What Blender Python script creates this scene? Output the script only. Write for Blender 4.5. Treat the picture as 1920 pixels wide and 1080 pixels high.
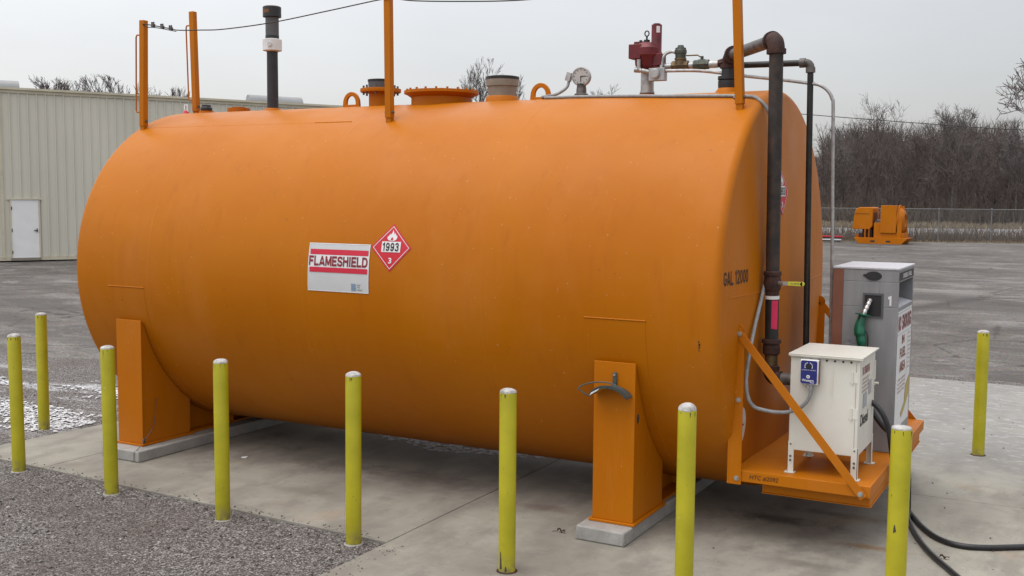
import bpy, bmesh, math, random
from mathutils import Vector, Matrix, noise
R_=math.radians; pi=math.pi
random.seed(7)
S=bpy.context.scene
for o in list(bpy.data.objects): bpy.data.objects.remove(o)
COL=S.collection

# ------------------------------------------------------------------ camera, light, exposure
cam=bpy.data.cameras.new('camera'); co=bpy.data.objects.new('camera',cam); COL.objects.link(co); S.camera=co
cam.sensor_width=36; cam.lens=37.917; cam.clip_start=.05; cam.clip_end=3000
def cam_matrix(loc,yaw,pitch,roll):
    ya,p,r=R_(yaw),R_(pitch),R_(roll)
    F=Vector((-math.sin(ya)*math.cos(p),math.cos(ya)*math.cos(p),math.sin(p)))
    X=Vector((math.cos(ya),math.sin(ya),0)); U=X.cross(F)
    a=X*math.cos(r)+U*math.sin(r); b=-X*math.sin(r)+U*math.cos(r)
    M=Matrix((a,b,-F)).transposed().to_4x4(); M.translation=Vector(loc); return M
co.matrix_world=cam_matrix((2.8511,-8.7546,2.5064),28.4579,-4.9138,.4477)

SUN_EL,SUN_AZ=R_(72),R_(-150)      # azimuth from +Y clockwise
sd=Vector((math.sin(SUN_AZ)*math.cos(SUN_EL),math.cos(SUN_AZ)*math.cos(SUN_EL),math.sin(SUN_EL)))
sl=bpy.data.lights.new('sun','SUN'); so=bpy.data.objects.new('sun',sl); COL.objects.link(so)
sl.energy=1.5; sl.angle=R_(50); sl.color=(1,.97,.93)
so.rotation_euler=sd.to_track_quat('Z','Y').to_euler(); so.location=(0,0,30)

W=bpy.data.worlds.new('World'); S.world=W; W.use_nodes=True
nt=W.node_tree; N=nt.nodes; L=nt.links; N.clear()
def wn(t,**k):
    n=N.new(t)
    for a,b in k.items(): setattr(n,a,b)
    return n
out=wn('ShaderNodeOutputWorld'); add=wn('ShaderNodeAddShader')
sky=wn('ShaderNodeTexSky',sky_type='NISHITA',sun_disc=False,sun_elevation=SUN_EL,sun_rotation=SUN_AZ,air_density=1.0,dust_density=4.0)
b1=wn('ShaderNodeBackground'); b1.inputs[1].default_value=.05; L.new(sky.outputs[0],b1.inputs[0])
tc=wn('ShaderNodeTexCoord'); sep=wn('ShaderNodeSeparateXYZ'); L.new(tc.outputs['Generated'],sep.inputs[0])
rz=wn('ShaderNodeValToRGB'); L.new(sep.outputs[2],rz.inputs[0])
e=rz.color_ramp.elements; e[0].position=0; e[0].color=(.545,.54,.535,1); e[1].position=.9; e[1].color=(1.40,1.38,1.35,1)
m=rz.color_ramp.elements.new(.16); m.color=(.68,.672,.665,1)
# broad brightening of the cloud deck towards one side of the sky
dt=wn('ShaderNodeVectorMath',operation='DOT_PRODUCT'); L.new(tc.outputs['Generated'],dt.inputs[0]); dt.inputs[1].default_value=(-.88,-.47,0)
mr=wn('ShaderNodeMapRange'); L.new(dt.outputs['Value'],mr.inputs[0]); mr.inputs[1].default_value=-.45; mr.inputs[2].default_value=.5; mr.inputs[3].default_value=.80; mr.inputs[4].default_value=1.22
ns=wn('ShaderNodeTexNoise'); ns.inputs['Scale'].default_value=2.2; ns.inputs['Detail'].default_value=5; ns.inputs['Roughness'].default_value=.55
mp=wn('ShaderNodeMapping'); mp.inputs['Scale'].default_value=(1,1,3.2); L.new(tc.outputs['Generated'],mp.inputs[0]); L.new(mp.outputs[0],ns.inputs[0])
mr2=wn('ShaderNodeMapRange'); L.new(ns.outputs['Fac'],mr2.inputs[0]); mr2.inputs[1].default_value=.3; mr2.inputs[2].default_value=.7; mr2.inputs[3].default_value=.93; mr2.inputs[4].default_value=1.06
mu=wn('ShaderNodeMath',operation='MULTIPLY'); L.new(mr.outputs[0],mu.inputs[0]); L.new(mr2.outputs[0],mu.inputs[1])
b2=wn('ShaderNodeBackground'); L.new(rz.outputs[0],b2.inputs[0]); L.new(mu.outputs[0],b2.inputs[1])
L.new(b1.outputs[0],add.inputs[0]); L.new(b2.outputs[0],add.inputs[1]); L.new(add.outputs[0],out.inputs[0])
S.view_settings.view_transform='Standard'; S.view_settings.look='None'; S.view_settings.exposure=0; S.view_settings.gamma=1
S.render.engine='CYCLES'; S.render.resolution_x=1024; S.render.resolution_y=576

# ------------------------------------------------------------------ materials
class MT:
    def __init__(s,name,rough=.5,metal=0,spec=.5):
        s.m=bpy.data.materials.new(name); s.m.use_nodes=True; s.n=s.m.node_tree.nodes; s.l=s.m.node_tree.links
        s.b=s.n['Principled BSDF']; s.b.inputs['Roughness'].default_value=rough; s.b.inputs['Metallic'].default_value=metal
        s.b.inputs['Specular IOR Level'].default_value=spec
        s.tc=s.n.new('ShaderNodeTexCoord'); s.geo=s.n.new('ShaderNodeNewGeometry'); s.cur=None
    def pos(s,scale=(1,1,1),world=True,rot=(0,0,0)):
        q=s.n.new('ShaderNodeMapping'); q.inputs['Scale'].default_value=scale; q.inputs['Rotation'].default_value=rot
        s.l.new(s.geo.outputs['Position'] if world else s.tc.outputs['Object'],q.inputs[0]); return q.outputs[0]
    def noise(s,scale,detail=4,rough=.55,vec=None,dist=0):
        q=s.n.new('ShaderNodeTexNoise'); q.inputs['Scale'].default_value=scale; q.inputs['Detail'].default_value=detail
        q.inputs['Roughness'].default_value=rough; q.inputs['Distortion'].default_value=dist
        s.l.new(vec if vec is not None else s.pos(),q.inputs[0]); return q.outputs['Fac']
    def vor(s,scale,vec=None,out='Color',feature='F1'):
        q=s.n.new('ShaderNodeTexVoronoi'); q.feature=feature; q.inputs['Scale'].default_value=scale
        s.l.new(vec if vec is not None else s.pos(),q.inputs[0]); return q.outputs[out]
    def ramp(s,fac,stops):
        q=s.n.new('ShaderNodeValToRGB'); s.l.new(fac,q.inputs[0]); e=q.color_ramp.elements
        while len(e)<len(stops): e.new(.5)
        for i,(p,c) in enumerate(stops):
            e[i].position=p; e[i].color=(c,c,c,1) if isinstance(c,(int,float)) else (*c,1)
        return q.outputs[0]
    def mix(s,fac,a,b,mode='MIX'):
        q=s.n.new('ShaderNodeMix'); q.data_type='RGBA'; q.blend_type=mode
        def put(i,v):
            if isinstance(v,bpy.types.NodeSocket): s.l.new(v,q.inputs[i])
            elif isinstance(v,(int,float)): q.inputs[i].default_value=v if i==0 else (v,v,v,1)
            else: q.inputs[i].default_value=(*v,1)
        put(0,fac); put(6,a); put(7,b); return q.outputs[2]
    def math(s,op,a,b=0,c=None):
        q=s.n.new('ShaderNodeMath'); q.operation=op
        for i,v in enumerate((a,b) if c is None else (a,b,c)):
            if isinstance(v,bpy.types.NodeSocket): s.l.new(v,q.inputs[i])
            else: q.inputs[i].default_value=v
        return q.outputs[0]
    def color(s,v):
        if isinstance(v,bpy.types.NodeSocket): s.l.new(v,s.b.inputs['Base Color'])
        else: s.b.inputs['Base Color'].default_value=(*v,1)
        return s
    def roughness(s,v): s.l.new(v,s.b.inputs['Roughness']); return s
    def bump(s,h,strength=.3,dist=.01):
        q=s.n.new('ShaderNodeBump'); q.inputs['Strength'].default_value=strength; q.inputs['Distance'].default_value=dist
        s.l.new(h,q.inputs['Height'])
        if s.b.inputs['Normal'].is_linked: s.l.new(s.b.inputs['Normal'].links[0].from_socket,q.inputs['Normal'])
        s.l.new(q.outputs[0],s.b.inputs['Normal']); return s
    def sepz(s,i=2):
        q=s.n.new('ShaderNodeSeparateXYZ'); s.l.new(s.geo.outputs['Position'],q.inputs[0]); return q.outputs[i]
def simple(name,c,rough=.5,metal=0,var=.12,scale=9,spec=.5,bump=0):
    t=MT(name,rough,metal,spec); n=t.noise(scale,6)
    lo=tuple(x*(1-var) for x in c); hi=tuple(min(1,x*(1+var)) for x in c)
    t.color(t.ramp(n,[(.3,lo),(.7,hi)]))
    if bump: t.bump(t.noise(scale*8,3),bump,.003)
    return t.m
M={}
def orange(name,base=(.42,.121,.0001),rough=.40):
    t=MT(name,rough,0,.17)
    big=t.noise(.55,5,.55); c=t.mix(t.ramp(big,[(.35,0.),(.7,1.)]),tuple(x*.93 for x in base),(base[0]*1.05,base[1]*1.15,base[2]*1.5))
    # runs of dirt, weathered streaks
    st=t.noise(3.2,6,.6,t.pos((2.6,2.6,.22))); c=t.mix(t.ramp(st,[(.56,0.),(.74,.20)]),c,(.24,.062,.004)); c=t.mix(t.ramp(t.noise(.9,6,.65,t.pos((1,1,.5))),[(.52,0.),(.70,.22)]),c,(.52,.19,.05)); c=t.mix(t.ramp(t.noise(6,5,.7,t.pos((2.2,2.2,.12))),[(.60,0.),(.74,.12)]),c,(.58,.24,.07))
    sp=t.noise(38,2,.5); c=t.mix(t.ramp(sp,[(.735,0.),(.76,.55)]),c,(.55,.30,.15))
    dk=t.noise(23,2,.5); c=t.mix(t.ramp(dk,[(.75,0.),(.775,.6)]),c,(.16,.07,.03))
    t.color(c); t.roughness(t.ramp(t.noise(1.7,5),[(.3,rough-.05),(.7,rough+.12)]))
    t.bump(t.noise(130,3,.5),.10,.0015); t.bump(t.noise(2.2,2),.25,.006)
    return t.m
M['orange']=orange('orange_tank_paint')
M['orange2']=orange('orange_steel_paint',(.435,.124,.0001),.46)
t=MT('orange_top_paint',.5); M['orange3']=orange('orange_red_paint',(.40,.105,.001),.5)
# yellow bollard paint
t=MT('yellow_bollard_paint',.42)
c=t.mix(t.ramp(t.noise(4,5),[(.3,0.),(.7,1.)]),(.33,.30,.005),(.43,.385,.012))
z=t.sepz()
scuff=t.noise(26,4,.6,t.pos((1.5,1.5,.8)))
c=t.mix(t.ramp(scuff,[(.70,0.),(.75,.75)]),c,(.55,.54,.40))
mud=t.math('MULTIPLY',t.ramp(z,[(0.,1.),(.14,0.)]),t.ramp(t.noise(18,4),[(.4,.1),(.62,.8)])); c=t.mix(mud,c,(.17,.14,.08))
dr=t.math('MULTIPLY',t.ramp(z,[(.0,0.),(.95,0.),(1.0,1.)]),1.0)
t.color(c); t.bump(t.noise(60,3),.12,.002); M['yellow']=t.m
t=MT('bollard_cap_concrete',.8); t.color(t.ramp(t.noise(30,5),[(.3,(.22,.215,.20)),(.6,(.42,.41,.40)),(.8,(.52,.52,.51))])); t.bump(t.noise(70,4),.4,.004); M['cap']=t.m
M['grime']=simple('dark_grime_and_hole_shade',(.05,.045,.035),.9)
# concrete
def concrete(name,frost=False,footing=False):
    t=MT(name,.85,0,.22)
    P=t.pos(); a=t.noise(.55,7,.62); b=t.noise(3.1,7,.65,t.pos((1,.5,1))); f=t.noise(55,3,.6)
    c=t.ramp(a,[(.34,(.190,.176,.148)),(.5,(.262,.248,.212)),(.66,(.335,.318,.268))])
    c=t.mix(t.ramp(b,[(.38,.6),(.55,0.)]),c,(.15,.138,.122))
    if footing: c=t.ramp(t.noise(4,7,.7),[(.3,(.22,.215,.205)),(.7,(.38,.37,.355))])
    c=t.mix(t.ramp(f,[(.3,.35),(.62,0.)]),c,(.20,.19,.17))
    br=t.noise(7,6,.7,t.pos((.35,1.4,1))); c=t.mix(t.ramp(br,[(.55,0.),(.72,.28)]),c,(.38,.365,.325))
    rs=t.noise(1.15,4,.5); c=t.mix(t.ramp(rs,[(.62,0.),(.72,.35)]),c,(.25,.165,.10))
    if not footing:
        # darker oil and rubber stains, cement rubbed grey
        ol=t.noise(.9,5,.7,t.pos((1,1,1),rot=(0,0,.6))); c=t.mix(t.ramp(ol,[(.58,0.),(.70,.6)]),c,(.12,.105,.095))
        sp=t.noise(34,1,.4); c=t.mix(t.ramp(sp,[(.76,0.),(.78,.8)]),c,(.06,.05,.05))
    if not footing:
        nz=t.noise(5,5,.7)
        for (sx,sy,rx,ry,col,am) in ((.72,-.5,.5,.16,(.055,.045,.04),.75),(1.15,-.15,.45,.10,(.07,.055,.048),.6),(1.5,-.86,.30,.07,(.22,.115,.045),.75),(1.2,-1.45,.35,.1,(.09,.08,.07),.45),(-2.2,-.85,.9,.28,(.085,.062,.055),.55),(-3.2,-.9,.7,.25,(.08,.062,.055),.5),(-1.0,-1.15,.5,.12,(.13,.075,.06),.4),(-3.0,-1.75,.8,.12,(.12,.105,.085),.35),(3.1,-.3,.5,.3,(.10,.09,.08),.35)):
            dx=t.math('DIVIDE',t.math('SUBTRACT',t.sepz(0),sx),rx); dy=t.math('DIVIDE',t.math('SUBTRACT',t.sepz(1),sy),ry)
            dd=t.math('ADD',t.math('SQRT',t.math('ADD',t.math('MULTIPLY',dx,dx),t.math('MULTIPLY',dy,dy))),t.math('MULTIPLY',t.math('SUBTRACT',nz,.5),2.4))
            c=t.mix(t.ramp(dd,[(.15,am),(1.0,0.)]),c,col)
    if frost:
        x=t.sepz(0); y=t.sepz(1)
        far=t.math('MULTIPLY',t.ramp(t.math('DIVIDE',y,10.),[(.12,0.),(.30,1.)]),t.ramp(t.math('DIVIDE',x,10.),[(.03,0.),(.09,1.)]))
        fl=t.noise(6.5,8,.75,t.pos((.8,1.5,1),rot=(0,0,.5))); fr=t.math('MULTIPLY',far,t.ramp(fl,[(.52,0.),(.72,.65)]))
        wet=t.math('MULTIPLY',far,.5); c=t.mix(wet,c,(.235,.235,.24)); c=t.mix(fr,c,(.50,.51,.535))
    t.color(c); t.bump(t.noise(120,3,.6),.25,.003); t.bump(t.noise(7,5,.6),.2,.012)
    t.roughness(t.ramp(t.noise(2.2,5),[(.3,.62),(.7,.9)]))
    return t.m
M['concrete']=concrete('broom_finished_concrete'); M['concrete_frost']=concrete('frosted_concrete',True); M['footing']=concrete('footing_concrete',False,True)
# asphalt yard
t=MT('worn_asphalt',.9,0,.2)
a=t.noise(.13,8,.70,t.pos((1,1.1,1),rot=(0,0,-.35)),.8); b=t.noise(.42,9,.74,t.pos((.7,1.2,1),rot=(0,0,-.35)),.6); g=t.noise(24,4,.7); g2=t.vor(45)
c=t.ramp(a,[(.38,(.100,.090,.080)),(.5,(.158,.145,.133)),(.62,(.220,.206,.190))])
c=t.mix(t.ramp(b,[(.42,.75),(.52,0.)]),c,(.068,.060,.054))
c=t.mix(t.ramp(t.noise(.5,9,.78,t.pos((.6,1.1,1),rot=(0,0,-.3)),.8),[(.53,0.),(.62,.6)]),c,(.30,.29,.28))
c=t.mix(t.ramp(g,[(.40,.6),(.6,0.)]),c,(.055,.05,.048)); c=t.mix(.25,c,g2,'SOFT_LIGHT')
cr=t.vor(.33,t.pos((1,1.6,1)),'Distance','DISTANCE_TO_EDGE'); cn=t.noise(3,4)
cr2=t.math('ADD',cr,t.math('MULTIPLY',t.math('SUBTRACT',cn,.5),.09)); c=t.mix(t.ramp(cr2,[(.0,.75),(.016,0.)]),c,(.05,.047,.045))
# one long dark oil track crossing the yard on the right
x=t.sepz(0); y=t.sepz(1)
tr=t.math('ABSOLUTE',t.math('SUBTRACT',y,t.math('ADD',t.math('MULTIPLY',x,3.6),20.5))); tr=t.math('ADD',tr,t.math('MULTIPLY',t.math('SUBTRACT',t.noise(.7,5,.7),.5),5.0))
trm=t.math('MULTIPLY',t.ramp(t.math('DIVIDE',tr,4.),[(0.,.75),(.42,0.)]),t.ramp(t.math('DIVIDE',y,30.),[(.40,0.),(.5,1.),(.74,1.),(.83,0.)])); c=t.mix(trm,c,(.055,.05,.048))
t.color(c); t.roughness(t.ramp(b,[(.34,.62),(.52,.95)])); t.bump(g,.35,.01); t.bump(t.noise(1.3,5),.25,.03); M['asphalt']=t.m
# gravel
def gravel(name,snow=False):
    t=MT(name,.9,0,.25)
    n2=t.noise(3,3); P=t.pos()
    v=t.vor(92); d=t.vor(92,None,'Distance'); bw=t.n.new('ShaderNodeRGBToBW'); t.l.new(v,bw.inputs[0])
    c=t.ramp(bw.outputs[0],[(.15,(.032,.028,.026)),(.38,(.085,.075,.070)),(.58,(.155,.142,.134)),(.76,(.26,.245,.238)),(.92,(.44,.42,.41))])
    c=t.mix(t.ramp(t.noise(.8,5,.6),[(.48,0.),(.68,.5)]),c,(.095,.073,.062))
    c=t.mix(t.ramp(t.noise(9,4),[(.55,0.),(.7,.35)]),c,(.10,.09,.085))
    if snow:
        x=t.sepz(0); y=t.sepz(1)
        q=t.math('ADD',y,t.math('MULTIPLY',x,-.10))
        band=t.noise(.55,4,.6,t.pos((.35,1.3,1),rot=(0,0,.12)))
        reg=t.math('MULTIPLY',t.ramp(t.math('DIVIDE',t.math('ADD',y,6.),10.),[(.44,0.),(.50,1.),(.70,1.),(.79,0.)]),t.ramp(t.math('DIVIDE',t.math('ADD',x,20.),20.),[(.1,0.),(.3,1.),(.655,1.),(.68,0.)]))
        fl=t.noise(26,6,.85); fl2=t.noise(1.1,5,.6,t.pos((.35,1.5,1)))
        m_=t.math('MULTIPLY',reg,t.ramp(t.math('ADD',t.math('MULTIPLY',fl,.55),t.math('MULTIPLY',fl2,.55)),[(.57,0.),(.62,.85)]))
        c=t.mix(m_,c,(.58,.585,.61))
    t.color(c); t.bump(d,.9,.012); t.bump(t.noise(90,3),.3,.004); return t.m
M['gravel']=gravel('crushed_gravel',True)
M['stone']=MT('loose_stone',.9,0,.25)
t=M['stone']; oi=t.n.new('ShaderNodeTexVoronoi'); oi.inputs['Scale'].default_value=30; t.l.new(t.geo.outputs['Position'],oi.inputs[0])
bw=t.n.new('ShaderNodeRGBToBW'); t.l.new(oi.outputs['Color'],bw.inputs[0])
t.color(t.ramp(bw.outputs[0],[(.15,(.04,.036,.033)),(.45,(.115,.102,.096)),(.7,(.20,.187,.178)),(.9,(.42,.40,.385))])); M['stone']=t.m
t=MT('thin_snow',.7,0,.3); t.color(t.ramp(t.noise(28,5),[(.35,(.46,.465,.485)),(.7,(.66,.67,.69))])); t.bump(t.noise(50,4),.5,.006); M['snow']=t.m
# field, pond, grass
t=MT('winter_field',.95,0,.1); t.color(t.mix(t.ramp(t.noise(1.4,6,.7),[(.4,0.),(.6,1.)]),(.13,.10,.062),(.24,.19,.125))); M['field']=t.m
t=MT('frozen_pond',.5,0,.4); t.color(t.ramp(t.noise(.35,5,.6,t.pos((1,.4,1))),[(.35,(.15,.15,.155)),(.65,(.26,.262,.27))])); M['pond']=t.m
M['drygrass']=simple('dry_grass',(.21,.17,.115),.95,0,.35,3); M['weeds']=simple('brown_weeds',(.105,.078,.058),.95,0,.4,3)
# trees
M['bark']=simple('grey_brown_bark',(.12,.105,.10),.95,0,.35,1.3,.1); M['pale_bark']=simple('pale_bark',(.16,.15,.145),.9,0,.3,2,.1)
M['wood']=simple('woodland_twigs',(.10,.083,.078),.95,0,.45,.35,.05)
# metals, plastics
M['galv']=simple('galvanised_conduit',(.37,.37,.37),.42,.55,.25,20); M['flex']=simple('grey_flexible_conduit',(.24,.25,.26),.5,.2,.2,30)
M['steel']=simple('bright_bolt_steel',(.45,.45,.44),.35,.8,.2,30)
t=MT('rusty_black_pipe',.62,.35); n=t.noise(9,7,.7); c=t.ramp(n,[(.32,(.018,.015,.015)),(.52,(.038,.031,.028)),(.66,(.075,.042,.032)),(.8,(.13,.12,.11))]); t.color(c); t.bump(n,.25,.003); M['pipe']=t.m
t=MT('rusted_iron_fitting',.75,.2); n=t.noise(16,6,.7); t.color(t.ramp(n,[(.3,(.018,.010,.009)),(.55,(.050,.019,.014)),(.75,(.10,.042,.027))])); t.bump(n,.3,.003); M['rust']=t.m
M['galvpipe']=simple('weathered_galvanised_pipe',(.11,.10,.095),.5,.4,.5,14); M['darkpipe']=simple('dark_green_black_pipe',(.018,.019,.018),.5,.2,.4,14)
M['brass']=simple('weathered_brass',(.14,.095,.05),.5,.6,.4,30); M['bronze']=simple('tarnished_bronze',(.075,.085,.07),.55,.5,.4,30)
M['black']=simple('black_plastic',(.016,.016,.017),.45,0,.2,20); M['blackpipe']=simple('black_vent_pipe',(.024,.021,.025),.5,.1,.3,14); M['greyplastic']=simple('dark_grey_sleeve',(.075,.077,.082),.55)
M['whiteplastic']=simple('white_collar_plastic',(.66,.66,.66),.4); M['red']=simple('red_pump_paint',(.115,.008,.012),.45,.1,.35,12)
M['redbright']=simple('placard_red',(.50,.006,.022),.45,0,.06); M['white']=simple('placard_white',(.66,.66,.67),.5,0,.03); M['signgrey']=simple('sign_grey_white',(.50,.51,.52),.5,0,.03)
M['ink']=simple('black_ink',(.012,.010,.012),.5); M['inkred']=simple('dark_red_ink',(.20,.008,.02),.5); M['logo']=simple('faded_blue_ink',(.16,.25,.36),.5); M['stripe']=simple('sign_stripe_red',(.52,.008,.035),.5,0,.05)
t=MT('cabinet_cream_white',.4); c=t.ramp(t.noise(2.5,5),[(.35,(.58,.565,.51)),(.7,(.68,.665,.61))]); st=t.noise(7,5,.6,t.pos((3,3,.3))); c=t.mix(t.ramp(st,[(.58,0.),(.74,.35)]),c,(.40,.31,.21)); t.color(c); t.bump(t.noise(120,2),.08,.001); M['cream']=t.m
t=MT('dispenser_grey',.45,.1); t.color(t.mix(t.ramp(t.noise(5,5,.6,t.pos((2,2,.4))),[(.4,0.),(.7,1.)]),(.215,.215,.225),(.265,.265,.275))); t.bump(t.noise(90,2),.08,.001); M['dgrey']=t.m
M['dtop']=simple('dispenser_top_frosted',(.46,.46,.50),.6,0,.15,60); M['dstrip']=simple('dull_red_brown_panel',(.20,.075,.045),.45,0,.15,4)
M['green']=simple('green_nozzle_plastic',(.004,.105,.055),.3,0,.15,20); M['blue']=simple('blue_control_face',(.015,.022,.17),.35,0,.1,20); M['tan']=simple('tan_grey_fitting',(.215,.19,.155),.55,0,.15,12)
M['magenta']=simple('pink_tag',(.50,.012,.075),.5,0,.1,10); M['yellowtag']=simple('yellow_valve_sleeve',(.52,.50,.05),.45,0,.15,20); M['rubber']=simple('black_rubber_hose',(.014,.014,.016),.42,0,.25,20)
M['hanger']=simple('grey_green_hose_hanger',(.065,.085,.085),.5,.3,.25,20); M['glass']=simple('dark_display',(.02,.02,.022),.12,0,.2,8); M['sticker']=simple('yellow_sticker',(.42,.31,.07),.5); M['chrome']=simple('spout_aluminium',(.6,.6,.6),.25,.9,.1,20)
M['gaugeface']=simple('gauge_dial',(.40,.40,.39),.4,0,.05)
# building
t=MT('ribbed_metal_siding',.55,.05); c=t.mix(t.ramp(t.noise(.5,5,.6,t.pos((1,1,.35))),[(.35,0.),(.7,1.)]),(.55,.535,.46),(.62,.60,.52)); t.color(c); M['siding']=t.m
M['trim']=simple('beige_trim',(.52,.48,.37),.5,0,.1,2); M['door']=simple('white_door_paint',(.74,.74,.745),.45,0,.05,2); M['roof']=simple('roof_metal',(.35,.36,.36),.5,.2,.1,1); M['vent']=simple('ridge_vent_metal',(.27,.275,.28),.5,.2,.1,2)
M['fence']=simple('fence_galvanised',(.19,.195,.20),.5,.5,.1,4)
t=MT('chain_link_wire',.5,.5); t.color((.22,.225,.23))
u=t.tc.outputs['Object']; s_=t.n.new('ShaderNodeSeparateXYZ'); t.l.new(u,s_.inputs[0])
p1=t.math('PINGPONG',t.math('ADD',s_.outputs[0],s_.outputs[2]),.035); p2=t.math('PINGPONG',t.math('SUBTRACT',s_.outputs[0],s_.outputs[2]),.035)
mn=t.math('MINIMUM',p1,p2); al=t.math('LESS_THAN',mn,.0038); t.l.new(al,t.b.inputs['Alpha']); M['mesh']=t.m

# ------------------------------------------------------------------ builders
def tag(o,label=None,cat=None,group=None,kind=None):
    if label: o['label']=label
    if cat: o['category']=cat
    if group: o['group']=group
    if kind: o['kind']=kind
    return o
def empty(name,loc,label,cat,group=None,rz=0):
    o=bpy.data.objects.new(name,None); COL.objects.link(o); o.location=loc; o.rotation_euler=(0,0,rz); o.empty_display_size=.1
    return tag(o,label,cat,group)
class B:
    def __init__(s): s.bm=bmesh.new()
    def face(s,pts,mi=0):
        f=s.bm.faces.new([s.bm.verts.new(p) for p in pts]); f.material_index=mi; return f
    def box(s,c,sz,rz=0,rot=None,mi=0):
        M_=Matrix.Translation(c)@(rot.to_4x4() if rot is not None else Matrix.Rotation(rz,4,'Z'))
        v=[s.bm.verts.new(M_@Vector((a*sz[0]/2,b*sz[1]/2,c_*sz[2]/2))) for c_ in(-1,1) for b in(-1,1) for a in(-1,1)]
        for q in((0,2,3,1),(4,5,7,6),(0,1,5,4),(2,6,7,3),(0,4,6,2),(1,3,7,5)): s.bm.faces.new([v[i] for i in q]).material_index=mi
        return s
    def b2(s,x0,x1,y0,y1,z0,z1,mi=0): return s.box(((x0+x1)/2,(y0+y1)/2,(z0+z1)/2),(x1-x0,y1-y0,z1-z0),mi=mi)
    def lathe(s,prof,o=(0,0,0),d=(0,0,1),n=24,cap=True,mi=0):
        # prof: (h,r) along direction d
        d=Vector(d).normalized(); q=d.to_track_quat('Z','Y'); o=Vector(o); rings=[]
        for h,r in prof:
            if r<1e-5: rings.append([s.bm.verts.new(o+d*h)])
            else: rings.append([s.bm.verts.new(o+q@Vector((r*math.cos(2*pi*i/n),r*math.sin(2*pi*i/n),h))) for i in range(n)])
        for a,b in zip(rings,rings[1:]):
            for i in range(n):
                j=(i+1)%n
                if len(a)==1 and len(b)==1: continue
                if len(a)==1: f=s.bm.faces.new((a[0],b[j],b[i]))
                elif len(b)==1: f=s.bm.faces.new((a[i],a[j],b[0]))
                else: f=s.bm.faces.new((a[i],a[j],b[j],b[i]))
                f.material_index=mi
        if cap:
            if len(rings[0])>1: s.bm.faces.new(rings[0][::-1]).material_index=mi
            if len(rings[-1])>1: s.bm.faces.new(rings[-1]).material_index=mi
        return s
    def cyl(s,p0,p1,r0,r1=None,n=16,mi=0):
        p0=Vector(p0);p1=Vector(p1); return s.lathe([(0,r0),((p1-p0).length,r0 if r1 is None else r1)],p0,p1-p0,n,mi=mi)
    def tube(s,pts,r,n=10,smooth=True,sub=6,mi=0):
        P=[Vector(p) for p in pts]
        if smooth and len(P)>2:
            Q=[]
            for i in range(len(P)-1):
                a=P[max(i-1,0)];b=P[i];c=P[i+1];d=P[min(i+2,len(P)-1)]
                for k in range(sub):
                    u=k/sub; Q.append(.5*((2*b)+(c-a)*u+(2*a-5*b+4*c-d)*u*u+(-a+3*b-3*c+d)*u**3))
            P=Q+[P[-1]]
        rings=[];up=None
        for i,p in enumerate(P):
            t_=(P[min(i+1,len(P)-1)]-P[max(i-1,0)]).normalized()
            if up is None: up=t_.orthogonal().normalized()
            up=(up-t_*up.dot(t_)).normalized(); sd_=t_.cross(up)
            rr=r(i/(len(P)-1)) if callable(r) else r
            rings.append([s.bm.verts.new(p+(up*math.cos(2*pi*k/n)+sd_*math.sin(2*pi*k/n))*rr) for k in range(n)])
        for a,b in zip(rings,rings[1:]):
            for i in range(n): s.bm.faces.new((a[i],a[(i+1)%n],b[(i+1)%n],b[i])).material_index=mi
        s.bm.faces.new(rings[0][::-1]).material_index=mi; s.bm.faces.new(rings[-1]).material_index=mi
        return s
    def elbow(s,c,d1,d2,r,R,n=16):
        # bend tube from c+d1*R to c+d2*R
        c=Vector(c);d1=Vector(d1).normalized();d2=Vector(d2).normalized()
        pts=[]
        for i in range(9):
            u=i/8; pts.append((c+d1*R)*(1-u)**2+c*2*u*(1-u)+(c+d2*R)*u*u)
        return s.tube(pts,r,n,False)
    def prism(s,poly,f0,f1,mi=0):
        # poly 2D points; f0,f1: functions to 3D for each end
        a=[s.bm.verts.new(f0(*p)) for p in poly]; b=[s.bm.verts.new(f1(*p)) for p in poly]; n=len(poly)
        s.bm.faces.new(a[::-1]).material_index=mi; s.bm.faces.new(b).material_index=mi
        for i in range(n): s.bm.faces.new((a[i],a[(i+1)%n],b[(i+1)%n],b[i])).material_index=mi
        return s
    def grid(s,uv,fn,nu=1,nv=1,mi=0):
        # uv: 4 corner (u,v), bilinear grid mapped by fn
        g=[]
        for j in range(nv+1):
            row=[]
            for i in range(nu+1):
                a=i/nu;b=j/nv
                u=(uv[0][0]*(1-a)+uv[1][0]*a)*(1-b)+(uv[3][0]*(1-a)+uv[2][0]*a)*b
                v=(uv[0][1]*(1-a)+uv[1][1]*a)*(1-b)+(uv[3][1]*(1-a)+uv[2][1]*a)*b
                row.append(s.bm.verts.new(fn(u,v)))
            g.append(row)
        for j in range(nv):
            for i in range(nu): s.bm.faces.new((g[j][i],g[j][i+1],g[j+1][i+1],g[j+1][i])).material_index=mi
        return s
    def done(s,name,mat,parent=None,smooth=True,bevel=0,ang=35,fix=True):
        if fix: bmesh.ops.recalc_face_normals(s.bm,faces=s.bm.faces)
        me=bpy.data.meshes.new(name); s.bm.to_mesh(me); s.bm.free()
        for m_ in (mat if isinstance(mat,(list,tuple)) else [mat]): me.materials.append(M[m_] if isinstance(m_,str) else m_)
        if smooth:
            me.polygons.foreach_set('use_smooth',[True]*len(me.polygons)); me.set_sharp_from_angle(angle=R_(ang))
        o=bpy.data.objects.new(name,me); COL.objects.link(o)
        if parent is not None:
            o.parent=parent
            # geometry is written in world coordinates unless the parent is marked local
            if not parent.get('_loc'): o.matrix_parent_inverse=world(parent).inverted()
        if bevel:
            b=o.modifiers.new('bevel','BEVEL'); b.width=bevel; b.segments=2; b.limit_method='ANGLE'; b.angle_limit=R_(40)
        return o
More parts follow.
